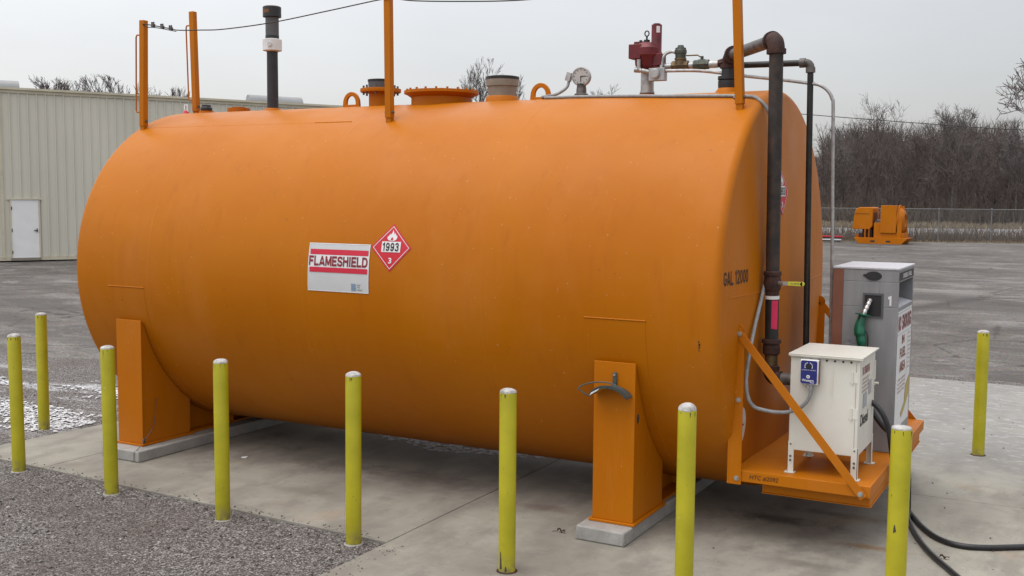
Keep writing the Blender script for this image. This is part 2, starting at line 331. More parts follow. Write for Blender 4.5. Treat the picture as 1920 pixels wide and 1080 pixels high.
def world(o):
    m_=Matrix.LocRotScale(o.location,o.rotation_euler,o.scale)
    return (world(o.parent)@o.matrix_parent_inverse@m_) if o.parent else m_
_tc={}
def text2d(s,bold=0.):
    k=(s,bold)
    if k in _tc: return _tc[k]
    cu=bpy.data.curves.new('t','FONT'); cu.body=s; cu.offset=bold; cu.resolution_u=3; cu.fill_mode='BOTH'
    o=bpy.data.objects.new('t',cu); COL.objects.link(o); bpy.context.view_layer.update()
    me=o.evaluated_get(bpy.context.evaluated_depsgraph_get()).to_mesh()
    v=[(a.co.x,a.co.y) for a in me.vertices]; f=[list(p.vertices) for p in me.polygons]
    x0=min(a[0] for a in v);x1=max(a[0] for a in v);y0=min(a[1] for a in v);y1=max(a[1] for a in v)
    v=[((a-x0)/(x1-x0),(b-y0)/(y1-y0)) for a,b in v]
    o.to_mesh_clear(); bpy.data.objects.remove(o); _tc[k]=(v,f); return v,f
def put_text(b,s,u0,u1,v0,v1,fn,bold=0.,slant=0,mi=0):
    v,f=text2d(s,bold); vs=[b.bm.verts.new(fn(u0+(u1-u0)*x+slant*y*(v1-v0),v0+(v1-v0)*y)) for x,y in v]
    for q in f:
        try: b.bm.faces.new([vs[i] for i in q]).material_index=mi
        except ValueError: pass
GLY={'F':(.86,[[(.12,0),(.12,1)],[(0,.90),(.84,.90)],[(.1,.50),(.74,.50)]]),'L':(.84,[[(.12,0),(.12,1)],[(.1,.1),(.84,.1)]]),
'A':(1.0,[[(.08,0),(.5,1)],[(.92,0),(.5,1)],[(.2,.27),(.8,.27)]]),'M':(1.12,[[(.12,0),(.12,1)],[(1.0,0),(1.0,1)],[(.12,1),(.56,.12)],[(1.0,1),(.56,.12)]]),
'E':(.86,[[(.12,0),(.12,1)],[(0,.90),(.86,.90)],[(.1,.50),(.78,.50)],[(0,.10),(.88,.10)]]),'S':(.92,[[(.84,.70),(.80,.84),(.62,.91),(.32,.91),(.15,.80),(.13,.66),(.24,.56),(.66,.46),(.81,.36),(.82,.22),(.68,.10),(.32,.09),(.14,.17),(.09,.33)]]),
'H':(.96,[[(.12,0),(.12,1)],[(.84,0),(.84,1)],[(.1,.52),(.86,.52)]]),'I':(.34,[[(.17,0),(.17,1)]]),'D':(.96,[[(.12,0),(.12,1)],[(0,.91),(.5,.91),(.74,.82),(.85,.62),(.85,.38),(.74,.18),(.5,.09),(0,.09)]]),
'G':(1.,[[(.86,.70),(.76,.86),(.52,.92),(.28,.85),(.13,.64),(.13,.36),(.28,.15),(.54,.08),(.78,.16),(.88,.30),(.88,.46)],[(.55,.46),(.98,.46)]]),
'O':(1.,[[(.5,.91),(.26,.83),(.13,.62),(.13,.38),(.26,.17),(.5,.09),(.74,.17),(.87,.38),(.87,.62),(.74,.83),(.5,.91)]]),'N':(.98,[[(.12,0),(.12,1)],[(.86,0),(.86,1)],[(.12,1),(.86,0)]]),'K':(.98,[[(.12,0),(.12,1)],[(.12,.36),(.88,1)],[(.36,.56),(.92,0)]]),
'0':(.86,[[(.43,.91),(.22,.83),(.12,.62),(.12,.38),(.22,.17),(.43,.09),(.64,.17),(.74,.38),(.74,.62),(.64,.83),(.43,.91)]]),'1':(.60,[[(.38,0),(.38,1)],[(.06,.74),(.36,.86)]]),
'2':(.86,[[(.12,.68),(.18,.84),(.42,.92),(.66,.85),(.72,.68),(.62,.50),(.28,.26),(.13,.10)],[(.05,.10),(.80,.10)]]),'3':(.86,[[(.12,.72),(.2,.86),(.42,.92),(.64,.86),(.70,.72),(.62,.58),(.36,.53)],[(.36,.52),(.64,.46),(.75,.30),(.66,.14),(.42,.08),(.18,.14),(.09,.30)]]),
'9':(.86,[[(.72,.62),(.64,.83),(.42,.92),(.2,.84),(.11,.66),(.2,.48),(.42,.42),(.64,.50),(.72,.62),(.73,.42),(.64,.18),(.42,.08),(.2,.13),(.12,.27)]]),' ':(.5,[])}
def block_text(b,s,u0,u1,v0,v1,fn,th=.20,gap=.13):
    tot=sum(GLY[c][0] for c in s)+gap*(len(s)-1); k=(u1-u0)/tot; H=v1-v0; x=u0; t_=th*.5
    for c in s:
        w,st=GLY[c]
        for si,pl in enumerate(st):
            n=len(pl); L_=[];R__=[]
            for i,(px,py) in enumerate(pl):
                a=pl[max(i-1,0)]; d=pl[min(i+1,n-1)]; dx,dy=d[0]-a[0],d[1]-a[1]; m_=math.hypot(dx,dy) or 1; nx,ny=-dy/m_*t_,dx/m_*t_
                L_.append((px+nx,py+ny)); R__.append((px-nx,py-ny))
            f=fn(si*.0004); P=[[b.bm.verts.new(f(x+a*k,v0+min(1,max(0,c2))*H)) for a,c2 in Q] for Q in (L_,R__)]
            for i in range(n-1):
                try: b.bm.faces.new((P[0][i],P[0][i+1],P[1][i+1],P[1][i]))
                except ValueError: pass
        x+=(w+gap)*k
def poly2(b,pts,fn):
    b.face([fn(*p) for p in pts])

# ------------------------------------------------------------------ ground, yard, slabs
def sheet(name,x0,x1,y0,y1,z,mat,n=1,kind='structure',wob=0):
    b=B(); b.grid([(x0,y0),(x1,y0),(x1,y1),(x0,y1)],lambda u,v:(u,v,z),n,n); o=b.done(name,mat,smooth=False); tag(o,kind=kind); return o
sheet('ground',-900,900,-300,1500,-.10,'field',4)
def yard():
    # asphalt apron out to the fence line, edge slightly ragged
    b=B(); pts=[(-75,-45),(60,-45),(60,88.)]
    x=60
    while x>-75: pts.append((x,61.0+(x+2.6)*.4698-.8+noise.noise(Vector((x*.4,0,0)))*.5)); x-=1.5
    b.face([(a,c,-.05) for a,c in pts]); return b.done('asphalt_yard','asphalt',smooth=False)
tag(yard(),kind='structure')
def gravel_bed():
    b=B(); pts=[]
    nn=lambda x,y:noise.noise(Vector((x*.6,y*.6,3.1)))*.35+noise.noise(Vector((x*2.3,y*2.3,1.1)))*.12
    for i in range(40): x=-13+i*.34; pts.append((x,-9.))
    for i in range(60): y=-9+i*(12./60); pts.append((6.5+nn(6,y),y))
    for i in range(45): x=6.5-i*.18; pts.append((x,7.55+nn(x,8)*.5))
    for i in range(20): y=7.5-i*.26; pts.append((-1.7+nn(-1,y),y))
    for i in range(60): x=-2.-i*.17; pts.append((x,2.55+nn(x,2)*1.2-(x+2)*.02*(-1)))
    for i in range(40): y=2.3-i*.28; pts.append((-12.4+nn(-12,y)*2,y))
    b.face([(a,c,-.02) for a,c in pts]); bmesh.ops.triangulate(b.bm,faces=b.bm.faces); return b.done('gravel_bed','gravel',smooth=False)
tag(gravel_bed(),kind='structure')
G=.004
def slab(poly,mat):
    b=B(); b.prism(poly,lambda x,y:(x,y,-.14),lambda x,y:(x,y,0.)); o=b.done('concrete_pad',mat,smooth=False,bevel=.006); tag(o,kind='structure')
def fe(x): return -2.25-.0455*(x+6.6)
slab([(-6.64,fe(-6.6)),(-5.5-G,fe(-5.5)),(-5.5-G,.79-G),(-6.42,.79-G)],'concrete')
slab([(-6.42,.79+G),(-5.5-G,.79+G),(-5.5-G,2.3),(-6.28,2.3)],'concrete')
slab([(-5.5+G,fe(-5.5)),(-1.56-G,fe(-1.56)),(-1.56-G,.79-G),(-5.5+G,.79-G)],'concrete')
slab([(-5.5+G,.79+G),(-1.56-G,.79+G),(-1.56-G,2.3),(-5.5+G,2.3)],'concrete')
slab([(-1.56+G,-7.2),(5.6,-7.2),(5.6,.79-G),(-1.56+G,.79-G)],'concrete')
slab([(-1.56+G,.79+G),(5.6,.79+G),(5.6,4.2-G),(-1.56+G,4.2-G)],'concrete_frost')
slab([(-1.56+G,4.2+G),(5.6,4.2+G),(5.6,7.15),(-1.56+G,7.15)],'concrete_frost')
# loose stones over the gravel (real ones, thickest near the camera)
def stones():
    b=B(); bm=b.bm
    oct_=[(1,0,0),(-1,0,0),(0,1,0),(0,-1,0),(0,0,1),(0,0,-1)]; fs=[(0,2,4),(2,1,4),(1,3,4),(3,0,4),(2,0,5),(1,2,5),(3,1,5),(0,3,5)]
    n=0
    while n<24000:
        x=random.uniform(-7.6,-1.5); y=random.uniform(-6.4,-2.0)
        if random.random()<.12: x=random.uniform(-9.5,-6.5); y=random.uniform(-2.4,1.6)
        if x>-6.62 and y>fe(x)+.0 : continue
        if x>-6.62+0 and x<-6.4 and y>-2.3: continue
        s_=random.choice((.003,.004,.005,.006,.008)) if random.random()<.975 else .016
        sc=Vector((s_*random.uniform(.7,1.3),s_*random.uniform(.7,1.3),s_*random.uniform(.5,.9)))
        q=Matrix.Rotation(random.uniform(0,6.3),3,'Z')@Matrix.Rotation(random.uniform(-.6,.6),3,'X')
        c=Vector((x,y,-.02+s_*.35)); vs=[bm.verts.new(c+q@Vector((a*sc.x*random.uniform(.75,1.2),b_*sc.y*random.uniform(.75,1.2),d*sc.z*random.uniform(.7,1.1)))) for a,b_,d in oct_]
        for f in fs: bm.faces.new([vs[i] for i in f])
        n+=1
    # a sprinkle washed on to the slab edges
    for _ in range(420):
        r=random.random()
        if r<.45: x=random.uniform(-6.6,-1.6); y=fe(x)+abs(random.gauss(0,.05))
        elif r<.6: x=random.uniform(-1.55,-1.35); y=random.uniform(-3.6,-2.5)
        else: x=random.uniform(-.5,4.5); y=random.uniform(-1.5,7)
        s_=random.uniform(.004,.010); c=Vector((x,y,s_*.4))
        vs=[bm.verts.new(c+Vector((a*s_,b_*s_,d*s_*.7))) for a,b_,d in oct_]
        for f in fs: bm.faces.new([vs[i] for i in f])
    o=b.done('loose_gravel','stone',smooth=False,fix=False); tag(o,kind='stuff',label='loose crushed stones lying over the gravel',cat='gravel')
stones()
def snow():
    # thin crusts of snow: on the slab behind the tank belly and over the gravel at the left
    b=B(); bm=b.bm; rnd=random.Random(5)
    def patch(x,y,r):
        k=7; c=bm.verts.new((x,y,patch.z+r*.14)); ring=[bm.verts.new((x+math.cos(i*2*pi/k)*r*rnd.uniform(.6,1.3),y+math.sin(i*2*pi/k)*r*rnd.uniform(.5,1.),patch.z)) for i in range(k)]
        for i in range(k): bm.faces.new((c,ring[i],ring[(i+1)%k]))
    patch.z=.003
    n=0
    while n<2600:
        x=rnd.uniform(-4.1,-1.65); y=rnd.uniform(.05,2.1)
        edge=.25+.10*math.sin(x*3.1)+.12*noise.noise(Vector((x*2.2,0,1)))-.14*math.exp(-((x+2.9)/.35)**2)
        if y<edge+rnd.uniform(-.05,.05): continue
        if x<-3.85+rnd.uniform(-.15,.1): continue
        patch(x,y,rnd.uniform(.012,.04)); n+=1
    patch.z=-.008; n=0
    while n<4200:
        x=rnd.uniform(-11,-6.7); y=rnd.uniform(-1.6,1.55)
        m_=noise.noise(Vector((x*.5,y*1.9,4)))+.5*noise.noise(Vector((x*2,y*5,9)))+.25*noise.noise(Vector((x*9,y*12,2)))
        b1_=math.exp(-((y-(.62+.08*(x+8)))/.30)**2)+1.0*math.exp(-((y+.62+.11*(x+8))/.48)**2)
        if b1_*1.05+m_*1.1<.80+rnd.uniform(-.25,.25): continue
        patch(x,y,rnd.uniform(.007,.028)); n+=1
    o=b.done('snow_patches','snow',smooth=False,fix=False); tag(o,kind='stuff',label='thin crusty snow on the gravel and slab',cat='snow')
snow()

# ------------------------------------------------------------------ bollards
def bollard(x,y,gz,label,seed,tilt=(0,0),scuffs=()):
    rd=random.Random(seed); o=empty('bollard',(x,y,gz),label,'bollard','yellow pipe bollards round the tank pad'); o['_loc']=1
    H=1.215-gz; r=.057
    b=B(); prof=[(-.03,r),(H-.012,r),(H-.004,r-.002)]; b.lathe(prof,(0,0,0),(0,0,1),32,cap=False); p=b.done('post','yellow',o)
    b=B(); dm=(1.45 if seed==8 else .5 if seed==9 else rd.uniform(.75,1.05)); b.lathe([(H-.008,r-.003),(H-.003,r-.0005),(H+.010*dm,r*.92),(H+.020*dm,r*.68),(H+.026*dm,r*.35),(H+.028*dm,0)],(0,0,0),(0,0,1),32,cap=False)
    for v in b.bm.verts: v.co+=Vector((noise.noise(v.co*22+Vector((seed,0,0))),noise.noise(v.co*20+Vector((0,seed,0))),noise.noise(v.co*24)))*.003
    b.done('cap','cap',o)
    # grime runs under the cap / chipped paint, thin films standing on the paint
    b=B(); k=0
    for _ in range(rd.randint(4,9)):
        a0=rd.uniform(-pi,0); w=rd.uniform(.05,.16); L_=rd.uniform(.008,.03) if rd.random()<.7 else rd.uniform(.04,.09)
        w=w if L_<.035 else .035
        b.grid([(a0,H-.012),(a0+w,H-.012),(a0+w*.7,H-.012-L_),(a0+w*.3,H-.012-L_)],lambda u,v:((r+.0012)*math.cos(u),(r+.0012)*math.sin(u),v),4,1)
    for _ in range(5):
        scuffs=tuple(scuffs)+((rd.uniform(-2.6,-.5),rd.uniform(.05,1.1),rd.uniform(.02,.09),rd.uniform(.005,.018)),)
    for (a0,zz,w,h_) in scuffs:
        b.grid([(a0,zz),(a0+w,zz+.01),(a0+w*.5,zz+h_),(a0+w*.2,zz+h_*.9)],lambda u,v:((r+.0012)*math.cos(u),(r+.0012)*math.sin(u),v),4,2)
    b.done('grime','grime',o,smooth=False)
    # mortar / rust ring at the foot
    b=B(); b.lathe([(-.01,r+.022),(.004,r+.012),(.007,r+.001)],(0,0,0),(0,0,1),24,cap=False); b.done('foot_ring','rust' if gz==0 else 'footing',o)
    o.rotation_euler=(R_(tilt[0]),R_(tilt[1]),rd.uniform(-.3,.3))
front=[(-5.63,-2.445,-.02),(-4.33,-2.54,-.02),(-3.015,-2.615,-.02),(-1.785,-2.582,-.02),(-.518,-2.58,0),(.703,-2.53,0),(1.928,-2.43,0)]
lab=['yellow bollard in gravel at the far left end of the front row','yellow bollard in gravel just left of the far saddle of the tank','yellow bollard in gravel with dark drips under its cap, right of the far saddle',
 'yellow bollard in gravel beside the corner where the gravel ends','yellow bollard on concrete with a rusty chip at its foot','yellow bollard with a rounded grey cap in front of the near saddle','yellow bollard with a flat rough cap in front of the white cabinet platform']
lab[2]='yellow bollard in gravel with dark drips under its cap, right of the far saddle'
tl=[(0,-.7),(0,-.5),(0,0),(0,.2),(0,0),(.2,0),(-.2,.2)]
for i,(x,y,z) in enumerate(front): bollard(x,y,z,lab[i],i+3,tl[i],[(-1.9,.02,.35,.13),(-1.2,.01,.3,.04)] if i==4 else ([(-1.75,.62,.3,.05)] if i==6 else ()))
bollard(-6.905,-1.18,-.02,'yellow bollard standing alone behind the row, by the snowy gravel',31,(0,0))
bollard(1.922,2.60,0,'yellow bollard standing alone on the frosted slab beyond the fuel dispenser',32,(0,0))

# ------------------------------------------------------------------ tank
R=1.6; ZC=1.7609; XF=-5.80; XN=.53
tank=empty('storage_tank',(-2.6,0,0),'huge horizontal orange cylindrical fuel tank on two saddles','storage tank')
def shellp(u,v,l=0.): # u=x along the tank, v=arc length above the side line
    a=v/R; return (u,-(R+l)*math.cos(a),ZC+(R+l)*math.sin(a))
prof=[]
seams=[-4.86,-3.04,-1.29]
xs=[XF+.0]+sum([[s-.06,s-.03,s-.02,s-.008,s,s+.008,s+.02,s+.03,s+.06] for s in seams],[])+[XN]
for i,x in enumerate(xs):
    dr=0
    for s in seams:
        if abs(x-s)<.001: dr=.0016
        elif abs(x-s)<.009: dr=.0012
    prof.append((x-XF,R+dr))
b=B(); b.lathe(prof,(XF,0,ZC),(1,0,0),180,cap=False); b.done('shell','orange',tank,ang=60)
KB,KK,DD=.062,.062,.095
def hx(r):
    if r>=R-KK: return KB*math.sqrt(max(0,1-((r-(R-KK))/KK)**2))
    return KB+DD*(1-(r/(R-KK))**2)
hp=[(hx(r),r) for r in [R-KK*(1-math.cos(a)) for a in [i*pi/2/10 for i in range(11)]]]+[(hx(r),r) for r in [1.4,1.2,1.,.8,.6,.4,.2,.0001]]
b=B(); b.lathe([(h,r) for h,r in hp[:-1]]+[(hx(0),0)],(XN,0,ZC),(1,0,0),180,cap=False); b.done('head','orange',tank,ang=60)
b=B(); b.lathe([(h,r) for h,r in hp[:-1]]+[(hx(0),0)],(XF,0,ZC),(-1,0,0),180,cap=False); b.done('head','orange',tank,ang=60)
def headp(y,z,l=0.): return (XN+hx(math.hypot(y,z-ZC))+l,y,z)
# weld beads
b=B()
b.tube([shellp(x,R*R_(61),-.001) for x in (-5.75,-3.16)],.0022,6,False)
b.tube([shellp(x,R*R_(61),.001) for x in (-3.56,-3.14)],.004,6,False)
b.tube([headp(-1.42+i*.142,1.80,-.001) for i in range(21)],.0045,6,False)
for xc in (-5.168,-.187): b.tube([shellp(xc-.24+i*.048,R*R_(-5.0),.002) for i in range(11)],.0055,6,False)
b.done('weld_seam','orange2',tank)
for xc in (-5.168,-.187):
    b=B(); g=[]
    w=.24; a0,a1=R_(-5.3),R_(-174.7); n=60
    for l,rr in ((0,R-.002),(0,R+.007)): pass
    pr_=[(-w,-.002),(-w+.004,.0035),(w-.004,.0035),(w,-.002)]
    rings=[[b.bm.verts.new(shellp(xc+dx,(a0+(a1-a0)*i/n)*R,l)) for dx,l in pr_] for i in range(n+1)]
    for p_,q_ in zip(rings,rings[1:]):
        for i in range(3): b.bm.faces.new((p_[i],p_[i+1],q_[i+1],q_[i]))
    b.bm.faces.new(rings[0]); b.bm.faces.new(rings[-1]); b.done('wear_plate','orange',tank)
    for sy in (-1,1):
        pts=[(-1.56,.128),(-1.56,1.297)]
        for i in range(15):
            y=-1.53+i*(.575/14); pts.append((y,ZC-math.sqrt((R+.008)**2-y*y)))
        pts.append((-.955,.128))
        b=B(); b.prism(pts,lambda y,z:(xc-.154,-sy*y if sy==1 else y,z),lambda y,z:(xc+.154,-sy*y if sy==1 else y,z))
        sad=b.done('saddle','orange2',tank,ang=30,bevel=.004)
        b=B(); y0,y1=(-1.592,-.925) if sy==-1 else (.925,1.592); b.b2(xc-.185,xc+.178,y0,y1,.107,.127); b.done('base_plate','orange2',sad,bevel=.003)
        if sy==-1:
            b=B(); b.b2(xc-.162,xc+.162,-1.574,-1.5615,.128,1.305); b.done('face_plate','orange2',sad,bevel=.003)
            if xc>-1:
                b=B(); b.lathe([(0,.022),(.002,.022)],(xc+.1545,-1.49,.889),(1,0,0),16)
                for v in b.bm.verts: v.co.z=.889+(v.co.z-.889)*1.6
                b.done('hole_shade_disc','grime',sad)  # flat dark disc, its colour stands in for the shade inside a hole
    b=B(); pts=[(-.925,.107),(.925,.107)]+[(.925-i*.0925,ZC-math.sqrt((R+.006)**2-(.925-i*.0925)**2)) for i in range(21)]
    b.prism(pts,lambda y,z:(xc-.006,y,z),lambda y,z:(xc+.006,y,z)); b.b2(xc-.13,xc+.13,-.925,.925,.107,.125); b.b2(xc+.006,xc+.13,-.33,-.32,.125,ZC-1.575); b.b2(xc+.006,xc+.13,.32,.33,.125,ZC-1.575); b.done('saddle_web','orange2',tank)
    b=B(); b.b2(xc-.21 if xc<-1 else xc-.225,xc+.29 if xc<-1 else xc+.174,-1.745,1.745,.0,.106)
    for v in b.bm.verts: v.co+=Vector((noise.noise(v.co*3),noise.noise(v.co*5+Vector((1,1,1))),0))*.02
    o=b.done('concrete_footing','footing',None,bevel=.012)
    tag(o,'rough concrete plinth under the far left saddle of the orange tank' if xc<-1 else 'pale concrete plinth under the near right saddle of the orange tank','footing','plinths under the tank saddles')
# ground wire at the left saddle
b=B(); b.tube([(-5.008,-1.40,.55),(-4.99,-1.45,.3),(-4.97,-1.60,.16),(-4.93,-1.70,.12),(-4.93,-1.752,.09),(-4.93,-1.757,.02),(-4.95,-1.77,.005)],.0032,6); b.box((-4.965,-1.60,.17),(.018,.018,.04)); o=b.done('ground_wire','galvpipe'); tag(o,'thin grounding wire clamped to the left saddle and running to the slab','wire')
# top fittings
def topring(name,x,prof,mat,parent=tank,y=0,n=32):
    b=B(); b.lathe(prof,(x,y,0),(0,0,1),n); return b.done(name,mat,parent)
TZ=3.34
n1=topring('nozzle',-3.37,[(TZ-.03,.115),(3.495,.115)],'orange2')
f1=topring('flange',-3.37,[(3.495,.195),(3.512,.2),(3.530,.198),(3.534,.165)],'orange2')
b=B()
for i in range(10):
    a=i*2*pi/10; b.cyl((-3.37+.165*math.cos(a),.165*math.sin(a),3.47),(-3.37+.165*math.cos(a),.165*math.sin(a),3.56),.011,n=6)
b.done('flange_bolts','galvpipe',f1)
topring('fill_adapter',-3.37,[(3.53,.118),(3.60,.122),(3.60,.112)],'tan' if 0 else 'greyplastic'); topring('adapter_cap',-3.37,[(3.598,.125),(3.618,.127),(3.622,.10),(3.624,.0001)],'black')
topring('manway',-2.67,[(TZ-.03,.285),(3.43,.285)],'orange2',n=48)
mc=topring('manway_cover',-2.67,[(3.415,.285),(3.445,.33),(3.452,.352),(3.478,.352),(3.480,.30),(3.484,.05),(3.50,.045),(3.512,.03),(3.512,.0001)],'orange2',n=48)
b=B()
for i in range(20):
    a=i*2*pi/20+.1; b.cyl((-2.67+.325*math.cos(a),.325*math.sin(a),3.47),(-2.67+.325*math.cos(a),.325*math.sin(a),3.496),.012,n=6)
b.done('cover_bolts','orange2',mc)
topring('vent_base',-2.01,[(TZ-.02,.165),(3.395,.150),(3.41,.14)],'orange')
topring('emergency_vent',-2.01,[(3.40,.128),(3.498,.136),(3.50,.148),(3.56,.152),(3.56,.14)],'tan'); topring('vent_cap',-2.01,[(3.558,.152),(3.585,.154),(3.592,.12),(3.593,.0001)],'black')
topring('small_nozzle',-5.66,[(TZ-.02,.085),(3.385,.075)],'orange3'); topring('nozzle_cap',-5.66,[(3.38,.05),(3.395,.062),(3.42,.062),(3.43,.05),(3.446,.05),(3.452,.04),(3.455,.0001)],'black')
topring('low_nozzle',-5.2,[(TZ-.02,.12),(3.40,.118),(3.404,.07),(3.412,.07),(3.413,.0001)],'orange3')
for x in (-3.72,-1.615):
    b=B(); outer=[];inner=[]
    for i in range(13):
        a=pi-i*pi/12; outer.append((math.cos(a)*.10,3.40+math.sin(a)*.115)); inner.append((math.cos(a)*.055,3.41+math.sin(a)*.065))
    outer=[(-.105,3.33)]+outer+[(.105,3.33)]; inner=[(-.055,3.39)]+inner+[(.055,3.39)]
    for sgn in (-1,1):
        vo=[b.bm.verts.new((x+p[0],sgn*.014,p[1])) for p in outer]; vi=[b.bm.verts.new((x+p[0],sgn*.014,p[1])) for p in inner]
        for i in range(len(vo)-1): b.bm.faces.new((vo[i],vo[i+1],vi[i+1],vi[i]))
        b.bm.faces.new((vo[0],vi[0],vi[-1],vo[-1]))
        if sgn==-1: A_=(vo,vi)
    for k in (0,1):
        p_,q_=A_[k],(vo,vi)[k]
        for i in range(len(p_)): b.bm.faces.new((p_[i],p_[(i+1)%len(p_)],q_[(i+1)%len(p_)],q_[i]))
    b.done('lifting_lug','orange2',tank,bevel=.004)
topring('pump_nozzle',-.594,[(TZ-.03,.10),(3.375,.07)],'orange2'); topring('pipe_nozzle',.122,[(TZ-.04,.125),(3.36,.115),(3.405,.08)],'orange2'); topring('gauge_nozzle',-1.213,[(TZ-.02,.085),(3.385,.06)],'orange2')
topring('vent_nozzle',-4.735,[(TZ-.02,.10),(3.37,.09),(3.385,.075)],'orange3')
# cable posts
def cpost(p0,p1,handle,stub=True):
    p0=Vector(p0);p1=Vector(p1); d=(p1-p0).normalized(); q=d.to_track_quat('Z','Y').to_matrix()@Matrix.Rotation(0,3,'Z')
    # keep faces square to the tank
    q=Matrix((Vector((1,0,0))-d*d.x,d.cross(Vector((1,0,0))-d*d.x).normalized(),d)).transposed(); q=Matrix([c.normalized() for c in q.transposed()]).transposed()
    b=B(); a=p0+d*.05; b.box((a+p1)/2,(.062,.062,(p1-a).length),rot=q); post=b.done('cable_post','orange2',tank,bevel=.004)
    b=B(); b.box(p0-d*.02,(.048,.048,.16),rot=q); b.done('post_stub','orange2',post)
    b=B(); c=p0+d*.10; b.cyl(c-q.col[0]*.05,c+q.col[0]*.05,.006,n=8); b.cyl(c-q.col[0]*.046,c-q.col[0]*.034,.014,n=6); b.cyl(c+q.col[0]*.034,c+q.col[0]*.046,.014,n=6); b.done('bolt','galvpipe',post)
    if handle:
        z0,z1,off=handle; s_=-q.col[0]*.031; b=B(); o_=s_-q.col[0]*off
        pts=[p0+d*z1+s_,p0+d*z1+o_*.85+s_*.15,p0+d*(z1-.02)+o_,p0+d*((z0+z1)/2)+o_,p0+d*(z0+.02)+o_,p0+d*z0+o_*.85+s_*.15,p0+d*z0+s_]; b.tube(pts,.008,8,False); b.done('handle','rust' if 0 else 'orange3',post)
    return post
cpost((-5.755,-.79,3.13),(-5.725,-.79,4.238),(.19,.965,.075)); cpost((-5.905,.1,3.345),(-5.935,.1,4.473),(.18,.985,.075))
cpost((-2.712,-.79,3.13),(-2.725,-.79,4.25),None); cpost((.452,-.76,3.15),(.395,-.76,4.25),None)
# platform on the near end
b=B(); b.b2(.60,1.545,-1.19,1.335,.512,.531); b.b2(.60,1.548,-1.212,-1.19,.452,.533); b.b2(.60,1.548,1.335,1.357,.452,.533); b.b2(1.545,1.567,-1.212,1.357,.452,.533)
plat=b.done('platform','orange2',tank,bevel=.003)
b=B(); b.b2(.79,1.548,-1.10,1.25,.365,.452); b.b2(.785,1.556,-1.108,1.258,.357,.365); b.done('drip_tray','orange2',plat,bevel=.003)
for sy,yy in ((-1,-1.215),(1,1.36)):
    b=B(); y0,y1=(yy-.008,yy) if sy<0 else (yy,yy+.008)
    b.b2(.575,.665,y0,y1,.43,1.56); b.b2(.563,.575,(yy-.010 if sy<0 else yy-.07),(yy+.07 if sy<0 else yy+.010),.43,1.50)
    b.lathe([(y0,.045),(y1,.045)],(.62,0,1.555),(0,1,0),20)
    br=b.done('bracket_post','orange2',plat,ang=30)
    b=B(); a=Vector((.63,yy+sy*.012,1.53)); c=Vector((1.505,yy+sy*.012,.480)); d=(c-a).normalized(); q=Matrix((d,Vector((0,1,0)),d.cross(Vector((0,1,0))))).transposed()
    b.box((a+c)/2,((c-a).length+.07,.008,.058),rot=q); bc=b.done('brace','orange2',plat,bevel=.002)
    b=B()
    for p_ in (a,c,Vector((.632,yy,.475)),Vector((.632,yy,1.05))):
        s_=1 if p_.z!=1.05 else .6; b.cyl(p_+Vector((0,sy*.004,0)),p_+Vector((0,sy*.012,0)),.019*s_,n=16); b.cyl(p_+Vector((0,sy*.010,0)),p_+Vector((0,sy*.022,0)),.011*s_,n=6)
    b.done('bracket_bolts','steel',plat)
# handwritten number on the platform lip and printed marks on the head
b=B(); put_text(b,'HTC #2092',.725,.93,.476,.510,lambda u,v:(u,-1.2145,v),0,.2); b.done('handwritten_number','ink',plat,smooth=False)
b=B(); f=lambda u,v:headp(u,v,.002)
def gl(s,u0,u1,v0,v1): put_text(b,s,u0,u1,v0,v1,f,.012)
block_text(b,'GAL',-1.52,-1.36,1.888,1.988,lambda l:(lambda u,v:headp(u,v,.003+l)),.17,.16); block_text(b,'12000',-1.325,-1.085,1.890,1.992,lambda l:(lambda u,v:headp(u,v,.003+l)),.17,.16); b.done('capacity_lettering','ink',tank,smooth=False)
b=B()
for i,(dz,w) in enumerate(((.0,.018),(-.02,.03),(-.04,.022),(-.062,.012))): b.grid([(.44,1.50+dz),(.44+w*.5,1.505+dz),(.44+w*.5,1.488+dz),(.445,1.486+dz)],lambda u,v:shellp(u,(v-ZC),.0015),2,2)
b.done('scuff_mark','ink',tank,smooth=False)
# logo disc on the head, half hidden by the bracket
b=B(); ring=[headp(-1.075+.105*math.cos(i*2*pi/32),.815+.155*math.sin(i*2*pi/32),.003) for i in range(32)]; b.face(ring); lg=b.done('round_logo','white',tank,smooth=False)
b=B(); pts=[]
for i in range(8):
    a=i*pi/4; rr=.06 if i%2==0 else .018; pts.append((-1.075+rr*math.cos(a)*.9+.02,.83+rr*math.sin(a)))
b.face([headp(*p,.005) for p in pts]); b.done('star_mark','redbright',lg,smooth=False)
# flame-shield sign on the shell
def sp(l,x0=-2.985,c=-0.0): return lambda u,v:shellp(u,v,l)
v0,v1=-.065,.337; x0,x1=-2.985,-2.358
b=B(); b.grid([(x0,v0),(x1,v0),(x1,v1),(x0,v1)],sp(.003),2,12); sg=b.done('warning_sign','signgrey',tank)
b=B(); e_=.007
for (a,c,d,g_) in ((x0,x1,v0,v0+e_),(x0,x1,v1-e_,v1),(x0,x0+e_,v0,v1),(x1-e_,x1,v0,v1),(x0+e_,x1-e_,.130,.242)): b.grid([(a,d),(c,d),(c,g_),(a,g_)],sp(.0045),2,8)
b.done('sign_border','white',sg)
b=B()
for a,c in ((.093,.135),(.240,.285)): b.grid([(x0+.018,a),(x1-.014,a),(x1-.014,c),(x0+.018,c)],sp(.006),2,4)
b.done('sign_stripes','stripe',sg)
b=B(); block_text(b,'FLAMESHIELD',x0+.010,x1-.014,.146,.229,lambda l:sp(.0075+l),.23,.10); b.done('sign_lettering','inkred',sg,smooth=False)
b=B()
